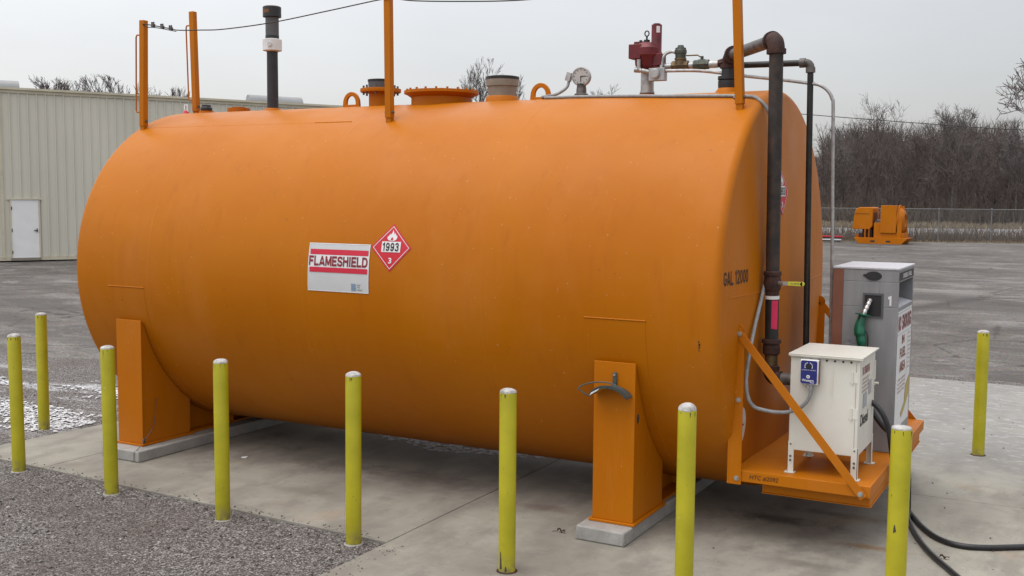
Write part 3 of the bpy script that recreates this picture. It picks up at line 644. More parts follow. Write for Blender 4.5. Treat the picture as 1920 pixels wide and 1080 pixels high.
for i in range(4):
    b.grid([(x1-.173,-.045+i*.0145),(x1-.127,-.045+i*.0145),(x1-.127,-.045+i*.0145+.0115),(x1-.173,-.045+i*.0145+.0115)],sp(.0075))
b.done('sign_logo','logo',sg,smooth=False)
b=B(); put_text(b,'Steel',x1-.112,x1-.082,-.006,.008,sp(.0075)); put_text(b,'Tank',x1-.112,x1-.083,-.024,-.012,sp(.0075)); put_text(b,'Institute',x1-.112,x1-.060,-.044,-.031,sp(.0075)); b.done('sign_small_print','ink',sg,smooth=False)
FL=[(0,0),(.30,.02),(.52,.16),(.60,.36),(.52,.62),(.44,.50),(.40,.66),(.30,.84),(.27,.62),(.20,.72),(.08,1.0),(-.02,1.12),(-.02,.88),(-.12,.74),(-.18,.60),(-.26,.74),(-.30,.54),(-.42,.62),(-.40,.46),(-.56,.42),(-.54,.22),(-.38,.06)]
FC=[(0,.04),(.16,.10),(.20,.24),(.08,.36),(.02,.52),(-.06,.34),(-.18,.24),(-.14,.10)]
def placard(name,cu,cv,h,fn,parent,num=True):
    b=B(); b.grid([(cu,cv-h),(cu+h,cv),(cu,cv+h),(cu-h,cv)],fn(.003),10,10); p=b.done(name,'redbright',parent)
    b=B(); i0,i1=h*.90,h*.865
    for (a,c),(a2,c2) in ((((0,-1)),((1,0))),(((1,0)),((0,1))),(((0,1)),((-1,0))),(((-1,0)),((0,-1)))):
        b.grid([(cu+a*i0,cv+c*i0),(cu+a2*i0,cv+c2*i0),(cu+a2*i1,cv+c2*i1),(cu+a*i1,cv+c*i1)],fn(.005),6,1)
    w=h*.47; b.grid([(cu-w,cv-.19*h),(cu+w,cv-.19*h),(cu+w,cv+.25*h),(cu-w,cv+.25*h)],fn(.0055),4,6)
    fs=h*.42; b.face([fn(.005)(cu+x*fs,cv+.28*h+y*fs) for x,y in FL]); put_text(b,'3',cu-.08*h,cu+.08*h,cv-.66*h,cv-.42*h,fn(.005),.03)
    b.done('placard_white','white',p,smooth=False)
    b=B(); b.face([fn(.0065)(cu+x*fs*.8,cv+.285*h+y*fs*.8) for x,y in FC]); b.done('placard_flame_core','redbright',p,smooth=False)
    b=B(); block_text(b,'1993',cu-w*.90,cu+w*.84,cv-.15*h,cv+.205*h,lambda l:fn(.0075+l),.21,.12); b.done('placard_number','ink',p,smooth=False)
placard('hazard_placard',-2.155,.318,.196,lambda l:(lambda u,v:shellp(u,v,l)),tank)
placard('hazard_placard',-.29,2.55,.186,lambda l:(lambda u,v:headp(u,v,l)),tank)

# ------------------------------------------------------------------ loose equipment on the tank
def V3(*a): return Vector(a)
# safety cable
b=B(); pts=[(-5.70,-.826,4.196),(-5.586,-.80,4.178),(-5.461,-.79,4.152),(-5.344,-.79,4.130),(-5.25,-.79,4.11),(-4.95,-.79,4.092),(-4.65,-.79,4.081),(-4.05,-.79,4.103),(-3.36,-.79,4.165),(-2.80,-.822,4.21),(-2.65,-.825,4.209),(-2.45,-.79,4.18),(-2.0,-.79,4.14),(-1.45,-.79,4.106),(-.9,-.79,4.11),(-.3,-.79,4.15),(.36,-.795,4.205)]
b.tube(pts,.0055,8); cab=b.done('safety_cable','darkpipe'); tag(cab,'thin dark cable strung between the orange posts above the tank','cable')
for x,z in ((-5.586,4.178),(-5.461,4.152),(-5.344,4.130)):
    b=B(); b.box((x,-.795,z),(.03,.03,.03)); b.tube([(x-.012,-.80,z-.01),(x-.012,-.80,z+.035)],.005,6,False); b.tube([(x+.012,-.80,z-.01),(x+.012,-.80,z+.035)],.005,6,False); b.cyl((x-.012,-.80,z+.02),(x-.012,-.80,z+.03),.01,n=6); b.cyl((x+.012,-.80,z+.02),(x+.012,-.80,z+.03),.01,n=6); b.done('cable_clamp','galvpipe',cab)
b=B(); b.tube([(-5.70,-.826,4.196),(-5.66,-.81,4.165),(-5.60,-.80,4.160),(-5.5,-.797,4.145),(-5.27,-.797,4.098)],.0045,6); b.done('cable_tail','darkpipe',cab)
# vent pipe
vp=empty('vent_pipe',(-4.735,0,3.37),'tall black vent pipe with a white collar on the tank top','vent pipe')
topring('pipe',-4.733,[(3.375,.052),(3.375,.058),(3.98,.056)],'blackpipe',vp); topring('collar',-4.731,[(3.965,.066),(3.975,.098),(4.085,.098),(4.095,.07)],'whiteplastic',vp)
b=B(); b.cyl((-4.69,-.085,4.03),(-4.685,-.100,4.03),.024,n=20); b.done('collar_button','signgrey',vp)
topring('sleeve',-4.731,[(4.09,.068),(4.32,.068)],'greyplastic',vp); topring('band',-4.731,[(4.10,.070),(4.125,.070)],'black',vp); topring('vent_head',-4.731,[(4.31,.068),(4.315,.094),(4.415,.094),(4.424,.08),(4.425,.0001)],'black',vp)
b=B(); b.grid([(-2.0,4.35),(-1.2,4.35),(-1.2,4.385),(-2.0,4.385)],lambda a,z:(-4.731+.0955*math.cos(a),.0955*math.sin(a),z),8,1); put_text; b.done('vent_head_marking',simple('worn_orange_print',(.16,.06,.02),.6),vp)
# small sign
o=empty('tag_sign',(-5.957,0,3.33),'tiny white tag sign on a stub behind the left posts on the tank','sign')
b=B(); b.b2(-5.985,-5.93,-.004,.004,3.375,3.468); b.done('plate','white',o); b=B(); b.lathe([(3.30,.05),(3.345,.045),(3.375,.03),(3.40,.02)],(-5.957,.0,0),(0,0,1),16); b.done('base','redbright',o)
b=B(); put_text(b,'3',-5.967,-5.948,3.41,3.455,lambda u,v:(u,-.006,v),.01); b.done('marking','ink',o,smooth=False)
# level gauge facing the camera side
ga=empty('level_gauge',(-1.213,0,3.38),'round dial gauge on a short neck on the tank top','gauge'); d=V3(.18,-1,.02).normalized(); c=V3(-1.213,0,3.552)
b=B(); b.lathe([(3.375,.062),(3.40,.062),(3.41,.045),(3.44,.045),(3.47,.04),(3.49,.045)],(-1.213,0,0),(0,0,1),20); b.done('neck','galvpipe',ga)
b=B(); b.lathe([(-.03,.05),(-.025,.083),(.02,.085),(.028,.083),(.030,.074),(.022,.072)],c,d,32); b.done('case','galv',ga)
b=B(); b.lathe([(.0225,.0725),(.0235,.0725)],c,d,32); b.done('dial','gaugeface',ga)
b=B(); q=d.to_track_quat('Z','Y'); 
def dp(x,y,l=.026): return c+q@V3(x,y,l)
rgt=d.cross(V3(0,0,1)).normalized()*-1; upv=rgt.cross(d)*-1
if upv.z<0: upv=-upv
def dq(x,y,l=.026): return c+rgt*x+upv*y+d*l
for i in range(12):
    a=i*pi/6; ca,sa=math.cos(a),math.sin(a); b.face([dq(ca*.066-sa*.002,sa*.066+ca*.002),dq(ca*.066+sa*.002,sa*.066-ca*.002),dq(ca*.054+sa*.002,sa*.054-ca*.002),dq(ca*.054-sa*.002,sa*.054+ca*.002)])
b.face([dq(-.004,.004),dq(.05,.006),dq(.05,-.0),dq(-.004,-.006)]); b.face([dq(-.005,0),dq(.003,0),dq(.002,-.045),dq(-.004,-.045)]); b.done('dial_marks','ink',ga,smooth=False)
b=B(); b.box((-1.335,0,3.556),(.045,.045,.075),rot=Matrix.Rotation(.3,3,'Y')); b.cyl((-1.31,0,3.556),(-1.28,0,3.556),.012); b.done('conduit_box','galv',ga)
# conduit from gauge along tank top to the control box
def onshell(x,ang,l=.014): return shellp(x,R*R_(ang),l)
b=B(); pts=[(-1.335,0,3.52),(-1.35,-.02,3.46),(-1.42,-.08,3.40)]
pts+=[(-1.50,-.18,3.372)]+[onshell(-1.50,84.6)]+[onshell(-1.40,81.5),onshell(-1.1,80.3),onshell(-.6,76.5),onshell(-.24,73.8),onshell(.1,72),onshell(.39,70.3),onshell(.50,69.0),(.56,-.62,3.235),(.62,-.63,3.17),(.652,-.61,3.05),(.672,-.60,2.7),(.690,-.62,2.35),(.695,-.72,2.1),(.690,-.80,1.90),(.682,-.87,1.75),(.672,-.98,1.57),(.672,-1.10,1.385),(.672,-1.17,1.20),(.69,-1.18,1.07),(.73,-1.16,1.0),(.80,-1.14,.978),(.88,-1.14,.972),(.975,-1.13,.982),(1.065,-1.125,1.028),(1.118,-1.122,1.11),(1.122,-1.12,1.20)]
b.tube(pts,.0135,10); o=b.done('flexible_conduit','flex'); tag(o,'grey flexible conduit from the dial gauge over the tank end to the blue control','conduit')
# red turbine pump
pu=empty('turbine_pump',(-.594,0,3.36),'red submersible pump head on a white riser on the tank top','pump')
topring('riser',-.594,[(3.372,.062),(3.40,.062),(3.402,.056),(3.57,.056)],'galv',pu); topring('riser_ring',-.594,[(3.368,.064),(3.385,.064)],'black',pu)
b=B(); b.lathe([(3.575,.07),(3.60,.085),(3.62,.10),(3.68,.105),(3.70,.12),(3.76,.12),(3.78,.105),(3.80,.08),(3.815,.03)],(-.60,0,0),(0,0,1),28); b.box((-.67,-.06,3.73),(.11,.11,.12)); b.box((-.655,.04,3.80),(.13,.10,.05)); b.cyl((-.715,-.02,3.74),(-.735,-.02,3.74),.04); b.box((-.50,0,3.66),(.10,.12,.10)); b.done('pump_body','red',pu,bevel=.004)
topring('capacitor_housing',-.517,[(3.60,.052),(3.72,.05),(3.73,.044),(3.955,.044),(3.958,.03),(3.965,.03),(3.966,.0001)],'red',pu)
b=B(); b.grid([(-1.25,3.885),(-.55,3.885),(-.55,3.94),(-1.25,3.94)],lambda a,z:(-.517+.0455*math.cos(a),.0455*math.sin(a),z),6,1); b.done('paper_label','white',pu)
b=B(); b.tube([V3(-.605+.019*math.cos(a),-.0,3.888+.022*math.sin(a)) for a in [i*2*pi/16 for i in range(17)]],.0055,8,False); b.cyl((-.605,0,3.81),(-.605,0,3.868),.008); b.cyl((-.605,0,3.815),(-.605,0,3.835),.028,n=6); b.cyl((-.66,-.0,3.82),(-.66,0,3.835),.014,n=6); b.cyl((-.66,-.06,3.79),(-.66,-.06,3.80),.014,n=6); b.done('eye_bolt','black',pu)
b=B(); b.cyl((-.63,-.11,3.66),(-.63,-.11,3.58),.016); b.elbow((-.63,-.11,3.565),(0,0,1),(1,.0,-.0),.018,.03); b.cyl((-.60,-.11,3.565),(-.54,-.10,3.55),.02); b.cyl((-.67,-.10,3.575),(-.62,-.10,3.57),.022); b.done('wiring_elbow','galv',pu)
jb=b=B(); b.box((-.465,-.09,3.528),(.14,.07,.105)); b.cyl((-.478,-.125,3.532),(-.478,-.142,3.532),.044,n=28); b.cyl((-.478,-.142,3.532),(-.478,-.147,3.532),.036,n=28); b.done('junction_box','galv',pu,bevel=.004)
b=B(); b.tube([(-.452,-.05,3.58),(-.452,-.03,3.66),(-.43,-.01,3.705),(-.395,0,3.722),(-.365,0,3.722),(-.34,0,3.712)],.0145,10); b.done('wiring_loop','galv',pu)
# valve train
va=empty('valve_train',(-.3,0,3.58),'tarnished brass valves and nipples between the red pump and the thick pipe','valve')
b=B(); b.cyl((-.46,0,3.605),(-.05,0,3.60),.024); b.cyl((-.215,0,3.602),(-.175,0,3.602),.030); b.cyl((-.06,0,3.60),(.03,0,3.60),.030); b.done('nipple','galv',va)
b=B(); b.lathe([(-.075,.034),(-.07,.042),(-.04,.042),(-.03,.036),(0,.048),(.03,.036),(.04,.042),(.07,.042),(.075,.034)],(-.30,0,3.603),(1,0,0),8); b.lathe([(3.60,.045),(3.645,.042),(3.65,.05),(3.665,.05)],(-.30,0,0),(0,0,1),20); b.done('check_valve','brass',va)
b=B(); b.lathe([(3.663,.044),(3.70,.046),(3.705,.052),(3.73,.052),(3.735,.047),(3.75,.045),(3.752,.03),(3.772,.024),(3.775,.0001)],(-.30,0,0),(0,0,1),12); b.done('valve_bonnet','bronze',va)
b=B(); b.lathe([(-.07,.03),(-.065,.040),(-.04,.040),(-.025,.046),(.025,.046),(.04,.040),(.065,.040),(.07,.03)],(-.115,0,3.603),(1,0,0),8); b.cyl((-.112,0,3.64),(-.112,0,3.672),.014,n=8); b.done('ball_valve','bronze',va)
b=B(); b.tube([(-.112,-.0,3.662),(-.135,0,3.672),(-.15,0,3.683),(-.25,0,3.684)],.006,6,False); b.done('valve_lever','brass',va)
# thick pipe
pp=empty('suction_pipe',(.75,-.8,1.1),'thick rusty black steel pipe rising over the tank end into the white cabinet','pipe')
topring('bushing',.122,[(3.395,.078),(3.40,.086),(3.42,.088),(3.46,.088),(3.463,.070),(3.468,.090),(3.495,.090),(3.50,.062),(3.575,.060)],'black',pp)
A1=V3(.122,0,3.66); A2=V3(.722,-.80,3.657); dv=(A2-A1).normalized()
b=B(); b.elbow(A1,(0,0,-1),dv,.062,.088); b.cyl(A1+V3(0,0,-.10),A1+V3(0,0,-.07),.073,n=20); b.cyl(A1+dv*.075,A1+dv*.105,.073,n=20); b.cyl((.035,0,3.60),(.09,0,3.615),.036,n=8); b.done('rear_elbow','rust',pp)
b=B(); b.cyl(A1+dv*.09,A2-dv*.08,.0475,n=20); b.done('top_run','galvpipe',pp)
D0=V3(.722,-.80,3.657); D1=V3(.7515,-.80,1.13); dn=(D1-D0).normalized()
b=B(); b.elbow(A2,-dv,dn,.062,.082); b.cyl(A2-dv*.07,A2-dv*.10,.071,n=20); b.cyl(D0+dn*.07,D0+dn*.105,.071,n=20); b.done('front_elbow','rust',pp)
def al_(z): t_=(z-D0.z)/(D1.z-D0.z); return D0+(D1-D0)*t_
b=B(); b.cyl(al_(3.56),al_(1.95),.051,n=24); b.done('drop_run','pipe',pp)
def seg(name,zs,mat,n=20):
    b=B(); b.lathe([((al_(z)-D0).length,r) for z,r in zs],D0,dn,n); return b.done(name,mat,pp)
bv=seg('ball_valve',[(1.962,.058),(1.955,.066),(1.93,.066),(1.925,.058),(1.905,.060),(1.87,.068),(1.835,.062),(1.82,.058),(1.815,.052),(1.78,.05)],'rust')
b=B(); b.cyl((.80,-.83,1.875),(.84,-.85,1.875),.016,n=8); b.box((.855,-.852,1.876),(.05,.010,.026)); b.done('valve_handle','steel',bv)
b=B(); b.box((.925,-.853,1.877),(.105,.014,.030)); b.cyl((.977,-.846,1.877),(.977,-.860,1.877),.0155,n=12); put_text; b.done('handle_sleeve','yellowtag',bv)
b=B(); put_text(b,'D. PETE',.895,.955,1.871,1.884,lambda u,v:(u,-.8615,v)); b.done('sleeve_print','ink',bv,smooth=False)
seg('white_ring',[(1.777,.053),(1.752,.053)],'whiteplastic'); seg('lower_run',[(1.755,.050),(1.43,.050)],'darkpipe')
b=B(); b.grid([(-1.35,1.535),(-.45,1.53),(-.42,1.745),(-1.35,1.745)],lambda a,z:(.744+.056*math.cos(a),-.80+.056*math.sin(a),z),8,1); b.done('pink_tag','magenta',pp)
seg('union',[(1.455,.052),(1.45,.072),(1.425,.074),(1.42,.062),(1.40,.062),(1.395,.066),(1.345,.064),(1.335,.052)],'rust',12)
seg('brass_nipple',[(1.34,.047),(1.25,.047)],'brass'); seg('lower_union',[(1.255,.052),(1.25,.064),(1.225,.064),(1.22,.056)],'rust',8)
b=B(); b.elbow(V3(.7515,-.80,1.155),(0,0,1),(1,0,.03),.060,.075); b.done('bottom_elbow','rust',pp); b=B(); b.cyl((.815,-.80,1.158),(.97,-.80,1.163),.046,n=20); b.done('outlet_run','galvpipe',pp)
# thin dark pipe
p2=empty('return_pipe',(.81,0,.6),'slim dark pipe running along the tank top and down to the platform','pipe')
b=B(); b.cyl((.17,0,3.582),(.73,0,3.574),.0255); b.done('horizontal_run','darkpipe',p2)
b=B(); b.elbow((.786,0,3.573),(-1,0,0),(.01,0,-1),.033,.05); b.cyl((.70,0,3.574),(.745,0,3.574),.038); b.cyl((.786,0,3.535),(.787,0,3.495),.038); b.done('elbow','galvpipe',p2)
b=B(); b.cyl((.786,0,3.52),(.826,0,.80),.0245); b.cyl((.826,0,.86),(.826,0,.80),.034); b.elbow((.826,0,.77),(0,0,1),(1,.15,0),.033,.05); b.cyl((.87,.007,.77),(1.05,.03,.77),.0245); b.done('drop_run','darkpipe',p2)
# conduit to the dispenser
b=B(); b.tube([(-.395,-.09,3.555),(-.1,-.05,3.545),(.226,0,3.497),(.55,0,3.45),(.78,.0,3.412),(.86,0,3.395),(.925,0,3.35),(.962,0,3.285),(.973,0,3.2),(.988,0,2.6),(1.004,0,1.97),(1.012,0,1.2),(1.02,0,.55)],.014,10); o=b.done('rigid_conduit','galv'); tag(o,'thin bright metal conduit arching from the red pump down to the dispenser','conduit')

# ------------------------------------------------------------------ hose hanger on the saddle
hg=empty('hose_hanger',(-.175,-1.575,1.1),'grey-green metal hose hanger bolted to the near saddle','hose hanger')
b=B(); n=12; hw=[]
for i in range(n+1):
    a=R_(150-i*120/n); hw.append((-.185+.165*math.cos(a),1.00+.135*math.sin(a)))
for y0,y1,dz in ((-1.578,-1.70,0.),):
    vs=[[b.bm.verts.new((x+(-.0),y,z+d_)) for x,z in hw] for y,d_ in ((y0,0),(y1,.0),(y1-.006,.018),(y1-.009,.0165),(y1-.004,-.005),(y0,-.004))]
    for r0,r1 in zip(vs,vs[1:]+vs[:1]):
        for i in range(n): b.bm.faces.new((r0[i],r0[i+1],r1[i+1],r1[i]))
b.done('saddle_plate','hanger',hg)
b=B(); b.b2(-.195,-.165,-1.590,-1.576,1.12,1.232); b.b2(-.20,-.16,-1.60,-1.576,1.10,1.135); b.done('back_bar','hanger',hg,bevel=.002)
b=B(); b.tube([(-.325,-1.70,1.06),(-.40,-1.72,1.105),(-.385,-1.715,1.135),(-.30,-1.71,1.165),(-.18,-1.71,1.175),(-.09,-1.71,1.145),(-.055,-1.705,1.105),(-.06,-1.70,1.075)],.005,8); b.done('wire_loop','hanger',hg)
b=B(); b.grid([(-.325,1.068),(-.26,1.110),(-.245,1.128),(-.31,1.092)],lambda u,v:(u,-1.712,v)); b.done('torn_label','white',hg)
b=B(); b.cyl((-.18,-1.59,1.215),(-.18,-1.598,1.215),.010,n=6); b.cyl((-.18,-1.60,1.118),(-.18,-1.608,1.118),.010,n=6); b.done('bolts','steel',hg)

# ------------------------------------------------------------------ white cabinet
cb=empty('equipment_cabinet',(1.2,-.79,.533),'white metal cabinet on four legs standing on the orange platform','cabinet')
cx0,cx1,cy0,cy1=.967,1.447,-1.085,-.50
b=B(); b.b2(cx0,cx1,cy0,cy1,.70,1.372); b.done('cabinet_body','cream',cb,bevel=.005)
b=B(); b.b2(cx0-.012,cx1+.022,cy0-.022,cy1+.02,1.392,1.402); b.b2(cx0-.012,cx1+.022,cy0-.022,cy0-.018,1.383,1.392); b.b2(cx0-.004,cx1+.004,cy0-.006,cy1+.01,1.372,1.392); b.done('lid','cream',cb,bevel=.003)
b=B()
for i in range(7): x=cx0+.085+i*.056; b.cyl((x,cy0-.0005,1.364),(x,cy0-.003,1.364),.0075,n=12)
b.done('vent_holes','ink',cb)
for (x,y,sx,sy) in ((cx0,cy0,1,1),(cx1,cy0,-1,1),(cx0,cy1,1,-1),(cx1,cy1,-1,-1)):
    b=B(); e1=.0035; xa,xb=sorted((x-sx*e1,x+sx*.04)); ya,yb=sorted((y-sy*e1,y-sy*e1+sy*.003)); b.b2(xa,xb,ya,yb,.537,.76)
    ya,yb=sorted((y-sy*e1,y+sy*.04)); xa,xb=sorted((x-sx*e1,x-sx*e1+sx*.003)); b.b2(xa,xb,ya,yb,.537,.76); xa,xb=sorted((x-sx*.022,x+sx*.05)); ya,yb=sorted((y-sy*.02,y+sy*.045)); b.b2(xa,xb,ya,yb,.533,.538)
    lg=b.done('leg','cream',cb)
    b=B()
    for z in (.655,.70 if 0 else .625): b.cyl((x+sx*.018,y-sy*.0040,z),(x+sx*.018,y-sy*.010,z),.008,n=8)
    b.cyl((x+sx*.018,y-sy*.0038,.742),(x+sx*.018,y-sy*.007,.742),.006,n=8); b.done('leg_bolts','galvpipe',lg)
for z in (1.255,1.0):
    b=B(); b.b2(cx1-.068,cx1-.030,cy0-.003,cy0,z-.035,z+.04); b.cyl((cx1-.048,cy0-.008,z-.04),(cx1-.048,cy0-.008,z+.045),.006,n=8); b.b2(cx1-.03,cx1-.008,cy0-.003,cy0,z-.035,z+.04); b.done('hinge','cream',cb)
b=B(); b.b2(cx1-.0245,cx1-.0225,cy0-.0018,cy0,.72,1.36); b.done('door_gap','tan',cb)
b=B(); b.cyl((cx1,-.535,1.145),(cx1+.035,-.535,1.145),.009,n=8); b.box((cx1+.003,-.53,1.24),(.012,.03,.14)); b.box((cx1+.003,-.53,1.14),(.012,.03,.02)); b.done('door_latch','cream',cb)
b=B(); b.cyl((cx0+.135,cy0-.028,1.185),(cx0+.135,cy0-.028,1.165),.014); f=lambda u,v:(cx1+.0015,u,v)
b.done('conduit_fitting','galv',cb)
b=B(); fx=lambda l:(lambda u,v:(cx1+l,u,v))
block_text(b,'NO SMOKING',-.985,-.72,1.262,1.320,lambda l:fx(.002+l),.22,.10)
for i,(y1_,) in enumerate(((-.72,),(-.74,),(-.73,),(-.76,))): put_text(b,('WITHIN 50 FT','STOP ENGINE','NO OPEN FLAME','DANGER')[i],-.985,y1_,1.222-i*.028,1.238-i*.028,fx(.002),.0)
b.done('red_lettering','inkred',cb,smooth=False)
b=B(); put_text(b,'Diesel',-1.01,-.73,.90,.985,fx(.002),.02); b.done('diesel_lettering','ink',cb,smooth=False)
b=B(); b.grid([(-.94,1.02),(-.80,1.02),(-.80,1.125),(-.94,1.125)],fx(.002)); b.grid([(-.74,1.09),(-.63,1.09),(-.63,1.19),(-.74,1.19)],fx(.002)); b.done('faded_label',simple('faded_grey_label',(.33,.34,.36),.6,0,.3,60),cb,smooth=False)
# control box on the cabinet face
ct=empty('control_box',(1.12,-1.09,1.19),'small blue-faced control box on the front of the white cabinet','control box')
bx0,bx1,bz0,bz1=1.052,1.166,1.197,1.362
b=B(); b.b2(bx0-.006,bx1+.008,-1.138,-1.0865,bz0-.006,bz1+.006); b.done('housing','whiteplastic',ct,bevel=.006)
b=B(); b.b2(bx1+.0085,bx1+.011,-1.13,-1.092,bz0,bz1); b.done('side_strip','dstrip',ct)
fb=lambda l:(lambda u,v:(u,-1.138-l,v))
b=B(); k_=.010; b.prism([(bx0+k_,bz0),(bx1-k_,bz0),(bx1,bz0+k_),(bx1,bz1-k_),(bx1-k_,bz1),(bx0+k_,bz1),(bx0,bz1-k_),(bx0,bz0+k_)],fb(.0005),fb(.003)); fc=b.done('face','blue',ct)
xc=(bx0+bx1)/2
b=B(); b.cyl((xc-.002,-1.141,1.322),(xc-.002,-1.152,1.322),.0185,.016,20); b.done('knob','black',ct)
b=B()
for i in range(9):
    if i==4: continue
    a=R_(200-i*27.5); b.grid([(-.005,0),(.005,0),(.005,.0055),(-.005,.0055)],lambda u,v:(xc-.002+(.0235+v)*math.cos(a)+u*-math.sin(a)*-1,-1.1425,1.322+(.0235+v)*math.sin(a)-u*math.cos(a)*1))
put_text(b,'LOCKING',bx0+.008,bx1-.01,1.292,1.299,fb(.0045),.01); b.lathe([(0,.0125),(.001,.0125)],(xc-.004,-1.1415,1.248),(0,-1,0),24)
put_text(b,'Western',bx0+.010,bx1-.022,1.213,1.231,fb(.0045),.02); put_text(b,'Inc',bx1-.045,bx1-.018,1.203,1.212,fb(.0045),.03); b.done('face_print','white',ct,smooth=False)
b=B(); b.lathe([(0,.004),(.001,.004)],(xc-.004,-1.1432,1.248),(0,-1,0),12); b.done('button_center','ink',ct)

# ------------------------------------------------------------------ dispenser
dz=empty('fuel_dispenser',(1.29,.28,.533),'tall grey fuel dispenser numbered 1 with a green nozzle','fuel dispenser')
x0,x1,y0,y1,z0,z1=1.043,1.532,-.105,.655,.533,1.968
b=B()
b.b2(x0,x1,y0,y1,z0,1.665); b.b2(x0,x1-.14,y0,y1,1.665,1.86); b.b2(x1-.14,x1,y0,y0+.03,1.665,1.86); b.b2(x1-.14,x1,y1-.03,y1,1.665,1.86); b.b2(x0,x1,y0,y1,1.86,1.955); bd=b.done('cabinet_body','dgrey',dz,bevel=.004)
b=B(); b.b2(x0-.006,x1+.006,y0-.006,y1+.006,1.955,z1+.004); b.done('lid','dtop',dz,bevel=.004)
b=B(); b.b2(x0-.002,x0+.078,y0-.004,y0,z0+.02,1.952); b.b2(x0-.004,x0,y0,y1,z0+.02,1.952); b.done('side_panel','dstrip',dz)
b=B(); b.b2(x1-.139,x1-.132,y0+.04,y1-.04,1.68,1.85); b.b2(x1-.13,x1-.003,y0+.0305,y0+.034,1.68,1.855); b.done('display','glass',dz)
b=B(); b.prism([(x1-.135,1.70),(x1-.002,1.668),(x1-.002,1.6655),(x1-.135,1.6655)],lambda x,z:(x,y0+.035,z),lambda x,z:(x,y1-.035,z)); b.done('display_shelf','dtop',dz)
fx=lambda l:(lambda u,v:(x1+l,u,v)); fy=lambda l:(lambda u,v:(u,y0-l,v))
b=B(); b.grid([(y0+.02,1.872),(y1-.03,1.872),(y1-.03,1.935),(y0+.02,1.935)],fx(.002)); b.done('header_plate','ink',dz,smooth=False)
b=B(); put_text(b,'DIESEL FUEL',y0+.18,y1-.15,1.888,1.922,fx(.004),.02); block_text(b,'1',1.455,1.488,1.680,1.757,lambda l:fy(.002+l),.26); b.done('white_lettering','white',dz,smooth=False)
# label panel
b=B(); b.grid([(y0+.012,.70),(y1-.06,.70),(y1-.06,1.635),(y0+.012,1.635)],fx(.002)); lp=b.done('label_panel','white',dz,smooth=False)
b=B(); 
for (a,c,d_,g_) in ((y0+.02,y1-.07,1.612,1.622),(y0+.02,y1-.07,1.445,1.452),(.42,.428,1.06,1.445)): b.grid([(a,d_),(c,d_),(c,g_),(a,g_)],fx(.0035))
b.done('panel_rules','signgrey',lp,smooth=False)
b=B(); block_text(b,'NO SMOKING',y0+.04,y1-.09,1.475,1.595,lambda l:fx(.004+l),.20,.12); b.done('panel_heading','inkred',lp,smooth=False)
b=B(); bi=simple('rust_red_ink',(.24,.07,.04),.6)
put_text(b,'IN',.14,.26,1.36,1.43,fx(.004),.02); put_text(b,'FUEL',.06,.34,1.25,1.33,fx(.004),.02); put_text(b,'AREA',.06,.34,1.14,1.22,fx(.004),.02)
for i in range(4): put_text(b,('STOP ENGINE','NO MATCHES','NO LIGHTERS','PERMIT ONLY')[i],.0,.36,1.075-i*.032,1.092-i*.032,fx(.004))
for i in range(9): put_text(b,('KEEP AWAY','FROM HEAT','SPARKS','AND OPEN','FLAME','USE ONLY','WITH CARE','DO NOT','SPILL')[i],.445,.56,1.41-i*.035,1.424-i*.035,fx(.004))
b.done('panel_text',bi,lp,smooth=False)
b=B(); b.face([fx(.0045)(*p) for p in ((.18,.80),(.36,.86),(.40,1.0),(.575,1.06),(.575,.90),(.36,.80),(.22,.76))]); b.done('torn_yellow_sticker','sticker',lp,smooth=False)
# lock, nozzle boot
b=B(); b.lathe([(0,.062),(.006,.060)],(1.344,y0,1.905),(0,-1,0),28)
for v in b.bm.verts: v.co.z=1.905+(v.co.z-1.905)*.58
b.cyl((1.278,y0,1.910),(1.278,y0-.012,1.910),.010,n=12); b.done('lock_cover','black',dz)
b=B(); 
for (a,c,d_,g_) in ((1.272,1.285,1.58,1.772),(1.410,1.424,1.58,1.772),(1.285,1.410,1.757,1.772),(1.285,1.410,1.58,1.593)): b.b2(a,c,y0-.010,y0,d_,g_)
b.done('boot_frame','greyplastic',dz); b=B(); b.b2(1.285,1.410,y0-.003,y0,1.593,1.757); b.done('nozzle_boot','ink',dz)
b=B(); b.b2(1.155,1.27,y0-.03,y0,1.352,1.362); b.b2(1.155,1.27,y0-.006,y0,1.362,1.42); b.cyl((1.18,y0-.006,1.40),(1.18,y0-.014,1.40),.008,n=8); b.cyl((1.245,y0-.006,1.40),(1.245,y0-.014,1.40),.008,n=8); b.b2(1.155,1.20,y0-.05,y0-.03,1.352,1.376); b.done('nozzle_hook','dgrey',dz)
nz=empty('fuel_nozzle',(1.29,y0-.05,1.35),'green fuel nozzle with a ribbed metal spout hung on the grey dispenser','fuel nozzle')
b=B(); N0=V3(1.293,y0-.085,1.612); N1=V3(1.336,y0-.03,1.735); b.lathe([(i*.0085,.0175+(.003 if i%4>1 else 0)) for i in range(16)]+[(.139,.008)],N0,N1-N0,16); b.done('spout','chrome',nz)
b=B(); b.lathe([(0,.02),(.003,.060),(.010,.062),(.016,.03),(.02,.018)],N0-V3(.003,0,.01),V3(.15,.15,1),28); b.done('splash_guard','green',nz)
b=B(); b.tube([(1.283,y0-.075,1.615),(1.279,y0-.08,1.57),(1.268,y0-.085,1.52),(1.272,y0-.09,1.47),(1.286,y0-.09,1.41),(1.290,y0-.09,1.36),(1.288,y0-.09,1.30)],lambda u:((.022+.022*math.sin(min(1,u*1.5)*pi*.55)) if u<.55 else .041-.018*(u-.55)/.45+.004*math.sin(u*20)),14); b.box((1.262,y0-.085,1.535),(.035,.05,.06)); b.done('nozzle_body','green',nz,bevel=.004)
b=B(); b.tube([(1.30,y0-.09,1.50),(1.325,y0-.095,1.47),(1.335,y0-.095,1.42),(1.33,y0-.095,1.35),(1.30,y0-.09,1.33)],.006,8); b.done('trigger_guard','black',nz)
